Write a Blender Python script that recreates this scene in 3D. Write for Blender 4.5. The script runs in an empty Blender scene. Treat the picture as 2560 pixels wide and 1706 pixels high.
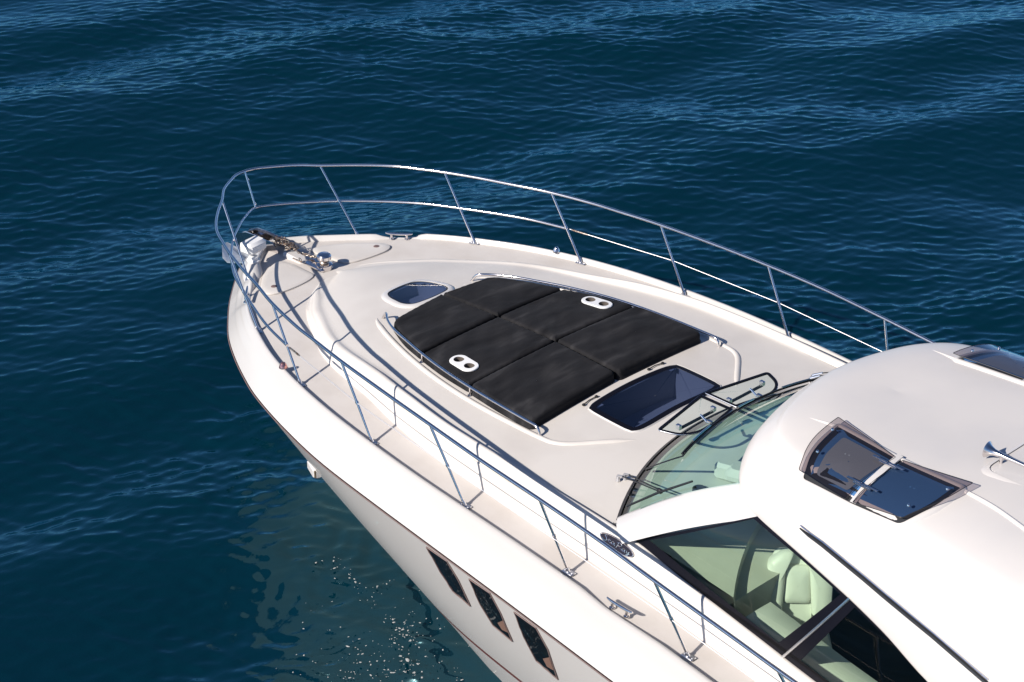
import bpy, bmesh, math, random
from mathutils import Vector, Matrix
import numpy as np

scene = bpy.context.scene
random.seed(7)
rng = np.random.default_rng(7)
R = math.radians

# ---------------------------------------------------------------- camera, sky, sun, exposure
cam_d = bpy.data.cameras.new("camera"); cam = bpy.data.objects.new("camera", cam_d)
scene.collection.objects.link(cam); scene.camera = cam
cam.location = (-13.209, 11.570, 9.388)
cam.rotation_euler = (R(90 - 28.722), 0, R(-43.267 - 90))
cam_d.sensor_width = 36; cam_d.lens = 70.31; cam_d.clip_start = .1; cam_d.clip_end = 9000

SUN_AZ, SUN_EL = 83.0, 33.4                      # where the sun stands: over the port side
world = bpy.data.worlds.new("World"); scene.world = world; world.use_nodes = True
wn = world.node_tree.nodes; wl = world.node_tree.links
sky = wn.new("ShaderNodeTexSky"); sky.sky_type = 'NISHITA'; sky.sun_disc = False
sky.sun_elevation = R(SUN_EL); sky.sun_rotation = R(90 - SUN_AZ)
sky.air_density = .5; sky.dust_density = .35; sky.ozone_density = 5.0
wl.new(sky.outputs[0], wn["Background"].inputs[0]); wn["Background"].inputs[1].default_value = .10
sun_d = bpy.data.lights.new("sun", 'SUN'); sun = bpy.data.objects.new("sun", sun_d)
scene.collection.objects.link(sun)
sun_d.energy = 5.0; sun_d.angle = R(.53); sun_d.color = (1.0, .93, .855)
sv = Vector((math.cos(R(SUN_EL))*math.cos(R(SUN_AZ)), math.cos(R(SUN_EL))*math.sin(R(SUN_AZ)), math.sin(R(SUN_EL))))
sun.rotation_euler = sv.to_track_quat('Z', 'Y').to_euler(); sun.location = sv*60
vs = scene.view_settings
vs.view_transform = 'Standard'; vs.look = 'None'; vs.gamma = 1; vs.exposure = .35
scene.cycles.caustics_reflective = False; scene.cycles.caustics_refractive = False
scene.cycles.max_bounces = 10; scene.cycles.transparent_max_bounces = 16
scene.cycles.sample_clamp_indirect = 6


# ---------------------------------------------------------------- hull lines (metres, x forward, y to port, z up)
class Line:
    """smooth monotone cubic through a table of (x, value)"""
    def __init__(s, t):
        t = sorted(t); s.x = np.array([p[0] for p in t], float); s.y = np.array([p[1] for p in t], float)
        h = np.diff(s.x); d = np.diff(s.y) / h; m = np.zeros(len(s.x)); m[0] = d[0]; m[-1] = d[-1]
        for i in range(1, len(d)):
            if d[i-1] * d[i] > 0:
                w1 = 2*h[i] + h[i-1]; w2 = h[i] + 2*h[i-1]; m[i] = (w1 + w2) / (w1/d[i-1] + w2/d[i])
        s.m = m; s.h = h
    def __call__(s, v):
        v = min(max(float(v), s.x[0]), s.x[-1]); i = min(max(int(np.searchsorted(s.x, v)) - 1, 0), len(s.h) - 1)
        h = s.h[i]; t = (v - s.x[i]) / h
        return float((2*t**3-3*t*t+1)*s.y[i] + (t**3-2*t*t+t)*h*s.m[i] + (3*t*t-2*t**3)*s.y[i+1] + (t**3-t*t)*h*s.m[i+1])

def sheer(x):
    if x > -6: return -0.0336*x - 0.0116*x*x
    return -0.216 + 0.06*(x + 6)
WATER = -1.9
LIP = [(2.90,0),(2.86,.10),(2.72,.29),(2.45,.55),(2.12,.85),(1.72,1.19),(1.40,1.38),(1.06,1.54),(.70,1.69),(.40,1.79),(-.2,1.94),(-1.0,2.07),(-2.2,2.17),(-3.4,2.20),(-5,2.23),(-7,2.26),(-9,2.26),(-12.4,2.2)]
RUB = [(3.36,0),(3.30,.12),(3.10,.33),(2.80,.61),(2.46,.91),(2.10,1.19),(1.73,1.45),(1.33,1.67),(.9,1.87),(.55,2.01),(-.2,2.22),(-1.0,2.37),(-2.2,2.47),(-3.4,2.53),(-5,2.58),(-7,2.6),(-9,2.6),(-12.4,2.5)]
WLN = [(1.75,0),(1.6,.15),(1.4,.38),(1.15,.60),(.89,.80),(.55,.90),(.16,1.0),(-.25,1.13),(-.69,1.28),(-1.15,1.44),(-1.61,1.57),(-2.0,1.68),(-2.6,1.82),(-3.6,1.95),(-5,2.08),(-7,2.18),(-9,2.2),(-12.4,2.2)]
lip_y = Line(LIP)
FOOT = [(1.80,0),(1.775,.10),(1.72,.22),(1.576,.46),(1.36,.71),(1.07,.95),(.91,1.04),(.34,1.34),(.08,1.43),(-.65,1.58),(-1.15,1.70),(-2,1.83),(-3,1.87),(-4.2,1.88),(-5.5,1.92),(-7,1.96),(-12.4,1.96)]
foot_y = Line(FOOT)
lip_h = Line([(1.80,0),(1.6,.025),(1.2,.06),(.8,.09),(.3,.135),(-.4,.20),(-1.3,.28),(-2.4,.315),(-3.1,.33),(-4.15,.345),(-4.7,.29),(-5.5,.25),(-7,.20),(-12.4,.2)])
roof_c = Line([(1.80,0),(1.7,.03),(1.5,.065),(1.2,.10),(.8,.14),(.3,.185),(-.4,.235),(-1.3,.285),(-2.4,.325),(-3.45,.36),(-4.2,.38)])
valley_h = Line([(1.80,0),(1.6,.02),(1.2,.055),(.8,.085),(.3,.125),(-.4,.175),(-1.3,.225),(-2.4,.26),(-3.1,.28),(-4.2,.31)])
def trunk_z(x, y):
    """top of the cabin trunk"""
    w = min(1.0, abs(y) / max(foot_y(x) - .22, .05)); c = sheer(x) + roof_c(x); v = sheer(x) + valley_h(x)
    return v + (c - v)*(1 - w*w)
# hardtop
EDGE = [(-4.50,0,1.06),(-4.52,.25,1.06),(-4.56,.5,1.055),(-4.62,.75,1.045),(-4.70,1.0,1.03),(-4.83,1.25,1.0),(-4.98,1.42,.97),(-5.12,1.50,.955),(-5.30,1.56,.95),(-5.66,1.64,.93),(-6.20,1.73,.86),(-6.65,1.79,.76),(-7.15,1.88,.62),(-8.0,1.95,.42),(-9.2,1.98,.3)]
top_h = Line([(-4.5,1.2),(-5.0,1.36),(-5.4,1.455),(-6.2,1.485),(-7.2,1.53),(-9.2,1.52)])
def spine_x(ex): return ex if ex < -5.9 else -5.9 + .35*(ex + 5.9)

# ---------------------------------------------------------------- materials
def mat(name, col=(.8, .8, .8), rough=.5, metal=0., spec=.5, noise=None, bump=None, coat=0., ior=1.5):
    m = bpy.data.materials.new(name); m.use_nodes = True
    nt = m.node_tree; b = nt.nodes["Principled BSDF"]
    b.inputs["Base Color"].default_value = (*col, 1); b.inputs["Roughness"].default_value = rough
    b.inputs["Metallic"].default_value = metal; b.inputs["Specular IOR Level"].default_value = spec
    b.inputs["IOR"].default_value = ior
    if coat: b.inputs["Coat Weight"].default_value = coat; b.inputs["Coat Roughness"].default_value = .06
    tc = nt.nodes.new("ShaderNodeTexCoord")
    if noise:                                    # (scale, second colour, contrast low, contrast high)
        sc, c2, lo, hi = noise
        n = nt.nodes.new("ShaderNodeTexNoise"); n.inputs["Scale"].default_value = sc; n.inputs["Detail"].default_value = 5
        nt.links.new(tc.outputs["Object"], n.inputs["Vector"])
        r = nt.nodes.new("ShaderNodeMapRange"); r.inputs[1].default_value = lo; r.inputs[2].default_value = hi
        nt.links.new(n.outputs["Fac"], r.inputs[0])
        mx = nt.nodes.new("ShaderNodeMix"); mx.data_type = 'RGBA'
        mx.inputs[6].default_value = (*col, 1); mx.inputs[7].default_value = (*c2, 1)
        nt.links.new(r.outputs[0], mx.inputs[0]); nt.links.new(mx.outputs[2], b.inputs["Base Color"])
    if bump:                                     # (scale, strength, distance)
        n = nt.nodes.new("ShaderNodeTexNoise"); n.inputs["Scale"].default_value = bump[0]; n.inputs["Detail"].default_value = 4
        nt.links.new(tc.outputs["Object"], n.inputs["Vector"])
        bp = nt.nodes.new("ShaderNodeBump"); bp.inputs["Strength"].default_value = bump[1]; bp.inputs["Distance"].default_value = bump[2]
        nt.links.new(n.outputs["Fac"], bp.inputs["Height"]); nt.links.new(bp.outputs[0], b.inputs["Normal"])
    return m

def glass(name, tint, refl=1.0, rough=0.0):
    """thin pane: tinted see-through plus mirror reflection by angle"""
    m = bpy.data.materials.new(name); m.use_nodes = True; nt = m.node_tree; nt.nodes.clear()
    out = nt.nodes.new("ShaderNodeOutputMaterial"); mix = nt.nodes.new("ShaderNodeMixShader")
    tr = nt.nodes.new("ShaderNodeBsdfTransparent"); tr.inputs[0].default_value = (*tint, 1)
    gl = nt.nodes.new("ShaderNodeBsdfGlossy"); gl.inputs["Roughness"].default_value = rough
    lw = nt.nodes.new("ShaderNodeLayerWeight"); lw.inputs[0].default_value = .5
    pw = nt.nodes.new("ShaderNodeMath"); pw.operation = 'POWER'; pw.inputs[1].default_value = 5
    ma = nt.nodes.new("ShaderNodeMath"); ma.operation = 'MULTIPLY_ADD'; ma.inputs[1].default_value = .96*refl; ma.inputs[2].default_value = .04*refl; ma.use_clamp = True
    nt.links.new(lw.outputs["Facing"], pw.inputs[0]); nt.links.new(pw.outputs[0], ma.inputs[0]); nt.links.new(ma.outputs[0], mix.inputs[0])
    nt.links.new(tr.outputs[0], mix.inputs[1]); nt.links.new(gl.outputs[0], mix.inputs[2])
    nt.links.new(mix.outputs[0], out.inputs[0])
    return m

M = {}
M['gel'] = mat("white_gelcoat", (.60, .58, .56), .28, noise=(1.3, (.58, .56, .54), .35, .7), coat=.25)
M['hull'] = mat("hull_gelcoat", (.55, .53, .505), .24, noise=(.8, (.53, .51, .485), .35, .7), coat=.3)
M['nonskid'] = mat("nonskid_deck", (.63, .59, .55), .62, noise=(2.3, (.56, .515, .47), .42, .75), bump=(260, .25, .002))
M['trunk'] = mat("cabin_top_gelcoat", (.66, .622, .574), .42, noise=(1.6, (.585, .545, .50), .42, .75), bump=(240, .12, .0015))
M['top'] = mat("hardtop_gelcoat", (.66, .625, .59), .34, noise=(1.3, (.60, .575, .555), .38, .72), coat=.15)
M['seam'] = mat("dark_seam", (.16, .14, .13), .7)
M['rub'] = mat("rub_rail_vinyl", (.17, .115, .105), .45)
M['boot'] = mat("boot_stripe_paint", (.13, .035, .03), .35)
M['anti'] = mat("bottom_paint", (.55, .53, .50), .5)
M['chrome'] = mat("stainless_steel", (.76, .72, .71), .15, 1.0)
M['wire'] = mat("bright_wire", (.85, .80, .78), .45, .8)
M['chrome2'] = mat("brushed_steel", (.72, .72, .74), .28, 1.0)
M['galv'] = mat("galvanised_steel", (.52, .56, .62), .42, .6, noise=(22, (.40, .44, .50), .35, .7))
M['chain'] = mat("galvanised_chain", (.42, .37, .32), .42, .9, noise=(60, (.22, .13, .08), .45, .6))
M['black'] = mat("black_rubber", (.012, .012, .014), .45)
M['frit'] = mat("black_glass_border", (.006, .006, .010), .3, spec=.12)
M['dark'] = mat("dark_fittings_and_shade", (.020, .022, .026), .8)
M['brown'] = mat("rusty_teak", (.15, .11, .07), .7, noise=(30, (.05, .04, .03), .35, .65))
M['plastic'] = mat("white_plastic", (.80, .80, .79), .35)
M['red'] = mat("red_tinted_steel", (.60, .30, .27), .12, .9)
M['dash'] = mat("beige_dash_vinyl", (.60, .60, .53), .55, noise=(4, (.55, .55, .485), .35, .7), bump=(180, .12, .001))
M['leather'] = mat("pale_leather", (.74, .735, .68), .42, bump=(150, .10, .001))
M['shade'] = mat("grey_shade_cloth", (.25, .30, .34), .9, bump=(500, .2, .001))
M['liner'] = mat("beige_liner", (.42, .39, .36), .8)
M['carpet_shade'] = mat("carpet_and_lining_shade", (.06, .063, .07), .95, bump=(200, .4, .004))
M['badge'] = mat("navy_badge", (.012, .010, .020), .5, spec=.2)
M['winhull'] = mat("black_window_glass", (.007, .006, .006), .05, coat=.6)
M['winblind'] = mat("brown_blind", (.17, .095, .07), .7)
M['clear'] = glass("windscreen_glass", (.72, .86, .82), 1.0)
M['side'] = glass("side_window_glass", (.72, .83, .73), 1.0)
M['vent'] = glass("vent_glass", (.86, .93, .91), 1.2)
M['smoke'] = glass("smoked_acrylic", (.58, .53, .54), 2.4)
M['navy'] = glass("navy_hatch_acrylic", (.30, .36, .52), 1.6)

def cushion_material():
    m = bpy.data.materials.new("faded_black_canvas"); m.use_nodes = True; nt = m.node_tree
    b = nt.nodes["Principled BSDF"]; b.inputs["Roughness"].default_value = .85; b.inputs["Specular IOR Level"].default_value = .12
    b.inputs["Sheen Weight"].default_value = .03; b.inputs["Sheen Roughness"].default_value = .4
    tc = nt.nodes.new("ShaderNodeTexCoord")
    mp = nt.nodes.new("ShaderNodeMapping"); mp.inputs["Scale"].default_value = (3.2, .9, 1.5); mp.inputs["Rotation"].default_value = (0, 0, .35)
    n = nt.nodes.new("ShaderNodeTexNoise"); n.inputs["Scale"].default_value = 1.7; n.inputs["Detail"].default_value = 6; n.inputs["Roughness"].default_value = .52; n.inputs["Distortion"].default_value = .5
    cr = nt.nodes.new("ShaderNodeValToRGB"); e = cr.color_ramp.elements
    e[0].position = .30; e[0].color = (.0075, .0075, .0088, 1); e[1].position = .78; e[1].color = (.048, .047, .049, 1)
    mid = e.new(.55); mid.color = (.0185, .0182, .0198, 1)
    nt.links.new(tc.outputs["Object"], mp.inputs[0]); nt.links.new(mp.outputs[0], n.inputs["Vector"])
    nt.links.new(n.outputs["Fac"], cr.inputs[0]); nt.links.new(cr.outputs[0], b.inputs["Base Color"])
    n2 = nt.nodes.new("ShaderNodeTexNoise"); n2.inputs["Scale"].default_value = 420; nt.links.new(tc.outputs["Object"], n2.inputs["Vector"])
    n3 = nt.nodes.new("ShaderNodeTexNoise"); n3.inputs["Scale"].default_value = 9; n3.inputs["Detail"].default_value = 3; nt.links.new(tc.outputs["Object"], n3.inputs["Vector"])
    b1 = nt.nodes.new("ShaderNodeBump"); b1.inputs["Strength"].default_value = .35; b1.inputs["Distance"].default_value = .001
    b2 = nt.nodes.new("ShaderNodeBump"); b2.inputs["Strength"].default_value = .5; b2.inputs["Distance"].default_value = .012
    nt.links.new(n2.outputs["Fac"], b1.inputs["Height"]); nt.links.new(n3.outputs["Fac"], b2.inputs["Height"])
    nt.links.new(b2.outputs[0], b1.inputs["Normal"]); nt.links.new(b1.outputs[0], b.inputs["Normal"])
    return m
M['canvas'] = cushion_material()
M['inner'] = mat("painted_sky_reflection", (.075, .19, .40), .08, coat=.6)  # base colour carries the blue of the sky mirrored in the sunroofs
M['welldark'] = mat("brown_cup_well", (.10, .085, .075), .5)

# ---------------------------------------------------------------- mesh helpers
class MB:
    """collects shapes and links them as ONE mesh object"""
    def __init__(s): s.v = []; s.f = []; s.mi = []
    def add(s, vs, fs, mi=0):
        o = len(s.v); s.v += [tuple(float(c) for c in p) for p in vs]
        s.f += [tuple(i + o for i in f) for f in fs]; s.mi += [mi]*len(fs); return o
    def grid(s, rows, closed=False, mi=0, skip=None):
        n, m = len(rows), len(rows[0]); vs = [p for r in rows for p in r]; fs = []
        for i in range(n-1):
            for j in range(m if closed else m-1):
                k = (j+1) % m; q = (i*m+j, i*m+k, (i+1)*m+k, (i+1)*m+j)
                if skip and skip(np.mean([vs[a] for a in q], axis=0)): continue
                fs.append(q)
        s.add(vs, fs, mi)
    def tube(s, pts, r, n=10, closed=False, cap=True, mi=0):
        P = [np.array(p, float) for p in pts]; N = len(P); rows = []
        T = []
        for i in range(N):
            a = P[(i-1) % N] if closed or i > 0 else P[i]; b = P[(i+1) % N] if closed or i < N-1 else P[i]
            t = b - a; T.append(t/(np.linalg.norm(t) + 1e-12))
        ref = np.array([0, 0, 1.]) if abs(T[0][2]) < .9 else np.array([1., 0, 0])
        u = np.cross(T[0], ref); u /= np.linalg.norm(u)
        for i in range(N):
            u = u - T[i]*np.dot(u, T[i]); u /= np.linalg.norm(u); w = np.cross(T[i], u)
            rr = r[i] if hasattr(r, '__len__') else r
            rows.append([P[i] + rr*(math.cos(2*math.pi*k/n)*u + math.sin(2*math.pi*k/n)*w) for k in range(n)])
        if closed: rows.append(rows[0])
        o = len(s.v); s.grid(rows, True, mi)
        if cap and not closed:
            s.f.append(tuple(range(o+n-1, o-1, -1))); e = o + (N-1)*n; s.f.append(tuple(range(e, e+n))); s.mi += [mi, mi]
    def lathe(s, prof, origin, axis=(0, 0, 1), n=20, mi=0):
        """prof: (radius, height) pairs along the axis"""
        a = np.array(axis, float); a /= np.linalg.norm(a)
        u = np.cross(a, [1, 0, 0] if abs(a[0]) < .9 else [0, 1, 0]); u /= np.linalg.norm(u); w = np.cross(a, u); o = np.array(origin, float)
        s.grid([[o + a*h + r*(math.cos(2*math.pi*k/n)*u + math.sin(2*math.pi*k/n)*w) for k in range(n)] for r, h in prof], True, mi)
    def box(s, c, size, rot=None, bev=.0, mi=0):
        hx, hy, hz = [k/2 for k in size]; m = rot if rot is not None else np.eye(3); c = np.array(c, float)
        b = min(bev, hx*.9, hy*.9, hz*.9)
        def ring(x, y, z, b): return [(-x+b, -y, z), (x-b, -y, z), (x, -y+b, z), (x, y-b, z), (x-b, y, z), (-x+b, y, z), (-x, y-b, z), (-x, -y+b, z)]
        if b > 0: rr = [ring(hx-b, hy-b, -hz, b*.5), ring(hx, hy, -hz+b, b), ring(hx, hy, hz-b, b), ring(hx-b, hy-b, hz, b*.5)]
        else: rr = [[(-hx,-hy,-hz),(hx,-hy,-hz),(hx,hy,-hz),(-hx,hy,-hz)], [(-hx,-hy,hz),(hx,-hy,hz),(hx,hy,hz),(-hx,hy,hz)]]
        rr = [[c + m @ np.array(p) for p in r] for r in rr]; k = len(rr[0]); o = len(s.v)
        s.grid(rr, True, mi); s.f.append(tuple(range(o+k-1, o-1, -1))); e = o + (len(rr)-1)*k; s.f.append(tuple(range(e, e+k))); s.mi += [mi, mi]
    def cap(s, ring, centre=None, mi=0):
        c = np.mean(np.array(ring), axis=0) if centre is None else centre
        n = len(ring); s.add(list(ring) + [c], [(i, (i+1) % n, n) for i in range(n)], mi)
    def build(s, name, m, parent=None, sharp=38, smooth=True):
        me = bpy.data.meshes.new(name); me.from_pydata(s.v, [], s.f); me.validate()
        bm = bmesh.new(); bm.from_mesh(me); bmesh.ops.remove_doubles(bm, verts=bm.verts, dist=1e-5)
        bmesh.ops.recalc_face_normals(bm, faces=bm.faces)
        bm.to_mesh(me); bm.free()
        for k in (m if isinstance(m, (list, tuple)) else [m]): me.materials.append(k)
        if smooth:
            me.polygons.foreach_set("use_smooth", [True]*len(me.polygons)); me.set_sharp_from_angle(angle=R(sharp))
        o = bpy.data.objects.new(name, me); scene.collection.objects.link(o)
        if parent is not None:
            o.parent = parent; o.matrix_parent_inverse = Matrix.Translation(-true_loc(parent))
        return o
def true_loc(o):
    v = Vector(o.location); p = o.parent
    while p is not None: p = None
    return v
def tag(o, label=None, cat=None, group=None, kind=None):
    for k, v in (('label', label), ('category', cat), ('group', group), ('kind', kind)):
        if v: o[k] = v
    return o
def empty(name, loc):
    o = bpy.data.objects.new(name, None); o.location = loc; o.empty_display_size = .2; scene.collection.objects.link(o); return o

def smooth_path(pts, step=.06, closed=False):
    """centripetal-ish Catmull-Rom through points, resampled"""
    P = [np.array(p, float) for p in pts]; N = len(P); out = []
    rng_ = range(N if closed else N-1)
    for i in rng_:
        p1, p2 = P[i], P[(i+1) % N]
        p0 = P[(i-1) % N] if closed or i > 0 else 2*p1 - p2
        p3 = P[(i+2) % N] if closed or i < N-2 else 2*p2 - p1
        n = max(2, int(np.linalg.norm(p2-p1)/step))
        for k in range(n):
            t = k/n
            out.append(.5*((2*p1) + (-p0+p2)*t + (2*p0-5*p1+4*p2-p3)*t*t + (-p0+3*p1-3*p2+p3)*t**3))
    if not closed: out.append(P[-1])
    return out
def round_poly(c, r, n=6):
    """corner-rounded outline of a polygon (2-D)"""
    c = [np.array(p[:2], float) for p in c]; out = []; N = len(c)
    for i in range(N):
        p, a, b = c[i], c[(i-1) % N], c[(i+1) % N]
        rr = r[i] if hasattr(r, '__len__') else r
        da, db = a-p, b-p; la, lb = np.linalg.norm(da), np.linalg.norm(db)
        k = min(rr, la*.48, lb*.48); s_, e = p + da/la*k, p + db/lb*k
        for j in range(n+1):
            t = j/n; out.append((1-t)**2*s_ + 2*t*(1-t)*p + t*t*e)
    return out
def densify(o, step=.05):
    out = []; N = len(o)
    for i in range(N):
        a, b = o[i], o[(i+1) % N]; k = max(1, int(np.linalg.norm(b-a)/step))
        out += [a + (b-a)*j/k for j in range(k)]
    return out
def offset(o, d):
    """offset a closed outline outward by d (2-D)"""
    P = np.array(o); N = len(P); ar = .5*sum(P[i][0]*P[(i+1) % N][1] - P[(i+1) % N][0]*P[i][1] for i in range(N)); sg = 1 if ar > 0 else -1
    out = []
    for i in range(N):
        t = P[(i+1) % N] - P[(i-1) % N]; t /= (np.linalg.norm(t) + 1e-9); out.append(P[i] + d*sg*np.array([t[1], -t[0]]))
    return out
def inside(p, poly):
    x, y = p[0], p[1]; r = False; N = len(poly)
    for i in range(N):
        a, b = poly[i], poly[(i+1) % N]
        if (a[1] > y) != (b[1] > y) and x < (b[0]-a[0])*(y-a[1])/(b[1]-a[1]) + a[0]: r = not r
    return r
def lift(o, zf, dz): return [(p[0], p[1], zf(p[0], p[1]) + dz) for p in o]

# ---------------------------------------------------------------- the sea
def make_water():
    fwd = np.array([math.cos(R(-43.27)), math.sin(R(-43.27))]); rt = np.array([fwd[1], -fwd[0]])
    def axis(lo, hi, st, far):
        core = list(np.arange(lo, hi, st)); a = []; d = st
        x = lo
        while x > -far: d *= 1.12; x -= d; a.append(x)
        a = a[::-1]; b = []; d = st; x = core[-1]
        while x < far: d *= 1.12; x += d; b.append(x)
        return np.array(a + core + b)
    U = axis(9.5, 39, .032, 4000); V = axis(-11, 11, .034, 4000)     # along the view and across it, from under the camera
    UU, VV = np.meshgrid(U, V, indexing='ij')
    X = cam.location.x + UU*fwd[0] + VV*rt[0]; Y = cam.location.y + UU*fwd[1] + VV*rt[1]
    g = np.random.default_rng(11); Z = np.zeros_like(X); DX = np.zeros_like(X); DY = np.zeros_like(X)
    base = math.radians(-43.27 + 180 + 8)
    comps = []
    for lam, amp, n, spread in ((7.5, .042, 5, .45), (4.0, .030, 9, .42), (2.0, .0110, 10, .5), (1.0, .0026, 14, .6), (.55, .0016, 20, .5), (.32, .0020, 28, .42), (.21, .0022, 30, .42), (.15, .0013, 30, .45)):
        for k in range(n):
            L = lam*g.uniform(.72, 1.35); comps.append((L, amp*g.uniform(.5, 1.2)*math.sqrt(3/n)*1.25, base + g.normal(0, spread), g.uniform(0, 6.28)))
    dist = np.hypot(UU-20, VV); fade = 1/(1 + (dist/70)**3)
    patch = np.clip(.95 + .38*np.sin(X*.33 + Y*.21 + 1.0 + 1.2*np.sin(Y*.27)) * np.sin(Y*.41 - X*.19 + .5) + .18*np.sin(X*.9 - Y*.5), .5, 1.5)
    cell = np.maximum(np.gradient(U)[:, None], np.gradient(V)[None, :])   # ripples finer than the local mesh die away
    for L, A, th, ph in comps:
        k = 2*math.pi/L; q = k*(X*math.cos(th) + Y*math.sin(th)) + ph
        a = A*fade*(patch if L < 2 else 1)*np.clip((L/cell - 2.5)/2.0, 0, 1)
        Z += a*np.sin(q)
        DX -= .7*a*math.cos(th)*np.cos(q)*-1; DY -= .7*a*math.sin(th)*np.cos(q)*-1
    # short ripples the hull itself sends out along its port side
    hy = np.interp(X, [-12.4, -9, -5, -3.6, -2.6, -1.61, -.69, .16, .89, 1.4, 1.75], [2.2, 2.2, 2.08, 1.95, 1.82, 1.57, 1.28, 1.0, .8, .38, 0])
    d = Y - hy + .25*np.sin(X*1.7) + .12*np.sin(X*4.1 + 1); near = np.exp(-np.clip(d, 0, None)/1.6)*(d > -.4)*(X < 2.5)*np.exp(-np.clip(-X-8, 0, None))
    Z += near*(.0055*np.sin(2*math.pi*d/.62 + 1.2*np.sin(X*2.3)) + .0046*np.sin(2*math.pi*d/.33 + 2.1*np.sin(X*3.1 + d)) + .0036*np.sin(2*math.pi*(d*.5 + X)/.40 + np.sin(d*5)) + .0022*np.sin(2*math.pi*(d - .4*X)/.19 + 1.5*np.sin(X*6)))
    X = X + DX; Y = Y + DY; Z = Z + WATER
    n, m = X.shape
    co = np.stack([X, Y, Z], -1).reshape(-1, 3)
    idx = np.arange(n*m).reshape(n, m)
    F = np.stack([idx[:-1, :-1], idx[1:, :-1], idx[1:, 1:], idx[:-1, 1:]], -1).reshape(-1, 4)
    me = bpy.data.meshes.new("water"); me.vertices.add(len(co)); me.vertices.foreach_set("co", co.astype(np.float32).ravel())
    me.loops.add(F.size); me.loops.foreach_set("vertex_index", F.astype(np.int32).ravel())
    me.polygons.add(len(F)); me.polygons.foreach_set("loop_start", np.arange(0, F.size, 4, dtype=np.int32))
    me.update(calc_edges=True); me.polygons.foreach_set("use_smooth", np.ones(len(F), bool))
    if me.polygons[0].normal.z < 0: me.flip_normals()
    # deep water: dark blue-green scatter under a mirror that strengthens towards grazing view
    w = bpy.data.materials.new("sea_water"); w.use_nodes = True; nt = w.node_tree; nt.nodes.clear()
    out = nt.nodes.new("ShaderNodeOutputMaterial"); mix = nt.nodes.new("ShaderNodeMixShader")
    df = nt.nodes.new("ShaderNodeBsdfDiffuse"); df.inputs[0].default_value = (.0002, .0160, .0265, 1)
    gl = nt.nodes.new("ShaderNodeBsdfGlossy"); gl.inputs["Color"].default_value = (.48, .90, 1.0, 1); gl.inputs["Roughness"].default_value = .05
    lw = nt.nodes.new("ShaderNodeLayerWeight"); lw.inputs[0].default_value = .5
    pw = nt.nodes.new("ShaderNodeMath"); pw.operation = 'POWER'; pw.inputs[1].default_value = 4.6
    ma = nt.nodes.new("ShaderNodeMath"); ma.operation = 'MULTIPLY_ADD'; ma.inputs[1].default_value = .85; ma.inputs[2].default_value = .066; ma.use_clamp = True
    nt.links.new(lw.outputs["Facing"], pw.inputs[0]); nt.links.new(pw.outputs[0], ma.inputs[0]); nt.links.new(ma.outputs[0], mix.inputs[0])
    nt.links.new(df.outputs[0], mix.inputs[1]); nt.links.new(gl.outputs[0], mix.inputs[2]); nt.links.new(mix.outputs[0], out.inputs[0])
    tc = nt.nodes.new("ShaderNodeTexCoord")
    mp = nt.nodes.new("ShaderNodeMapping"); mp.inputs["Rotation"].default_value = (0, 0, R(43.27 - 8)); mp.inputs["Scale"].default_value = (1.0, .42, 1)
    nt.links.new(tc.outputs["Object"], mp.inputs[0])
    prev = None
    for sc, st, di in ((7, .35, .012), (18, .4, .005)):
        nz = nt.nodes.new("ShaderNodeTexNoise"); nz.inputs["Scale"].default_value = sc; nz.inputs["Detail"].default_value = 3; nz.inputs["Distortion"].default_value = .4
        nt.links.new(mp.outputs[0], nz.inputs["Vector"])
        bp = nt.nodes.new("ShaderNodeBump"); bp.inputs["Strength"].default_value = st; bp.inputs["Distance"].default_value = di
        nt.links.new(nz.outputs["Fac"], bp.inputs["Height"])
        if prev: nt.links.new(prev.outputs[0], bp.inputs["Normal"])
        prev = bp
    for nd in (df, gl, lw): nt.links.new(prev.outputs[0], nd.inputs["Normal"])
    me.materials.append(w)
    o = bpy.data.objects.new("water", me); scene.collection.objects.link(o)
    tag(o, kind='structure'); return o
water = make_water()

def make_foam():
    mb = MB(); g = random.Random(5)
    def fleck(x, y, r):
        n = 9; ph = g.random()*6; e = g.uniform(.5, 1); a = g.random()*3.14
        ring = []
        for k in range(n):
            t = 2*math.pi*k/n; rr = r*(1 + .3*math.sin(2*t+ph) + .2*g.uniform(-1, 1)); u, v = rr*math.cos(t), rr*e*math.sin(t)
            ring.append((x + u*math.cos(a) - v*math.sin(a), y + u*math.sin(a) + v*math.cos(a), FZ))
        mb.cap(ring, np.array([x, y, FZ + r*.35]))
    FZ = WATER + .03
    # drift lines of froth shed by the hull, thickening aft
    spots = [(-.39,1.83,.10,10),(-.6,1.85,.12,12),(-.79,1.94,.10,12),(-.97,1.89,.10,14),(-1.4,2.0,.16,16),(-1.59,2.06,.14,22),(-1.8,2.19,.16,26),(-1.61,2.56,.16,18),(-1.67,2.84,.2,18),(-1.98,2.59,.25,34),(-2.08,2.24,.18,34),(-1.65,2.16,.15,20),(-2.45,2.15,.2,24),(-2.3,2.7,.35,40),(-.9,2.6,.45,14),(-1.9,3.4,.5,30),(-3,2.9,.5,60),(-4,3.2,.7,60)]
    for cx, cy, sp, n in spots:
        a = g.uniform(-.5, .5) - .75; bend = g.uniform(-2.5, 2.5)
        for _ in range(n):
            u, v = g.gauss(0, sp*1.4), g.gauss(0, sp*.16 if g.random() < .65 else sp*.6); v += bend*u*u
            fleck(cx + u*math.cos(a) - v*math.sin(a), cy + u*math.sin(a) + v*math.cos(a), g.choice([.003, .004, .004, .005, .006, .007, .009, .012])*(1 if g.random() < .94 else 1.8))
    m = mat("sea_foam", (.36, .37, .36), .7)
    o = mb.build("foam", m); tag(o, "scattered white froth flecks drifting on the dark water beside the hull", "foam", kind='stuff')
make_foam()

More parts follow.
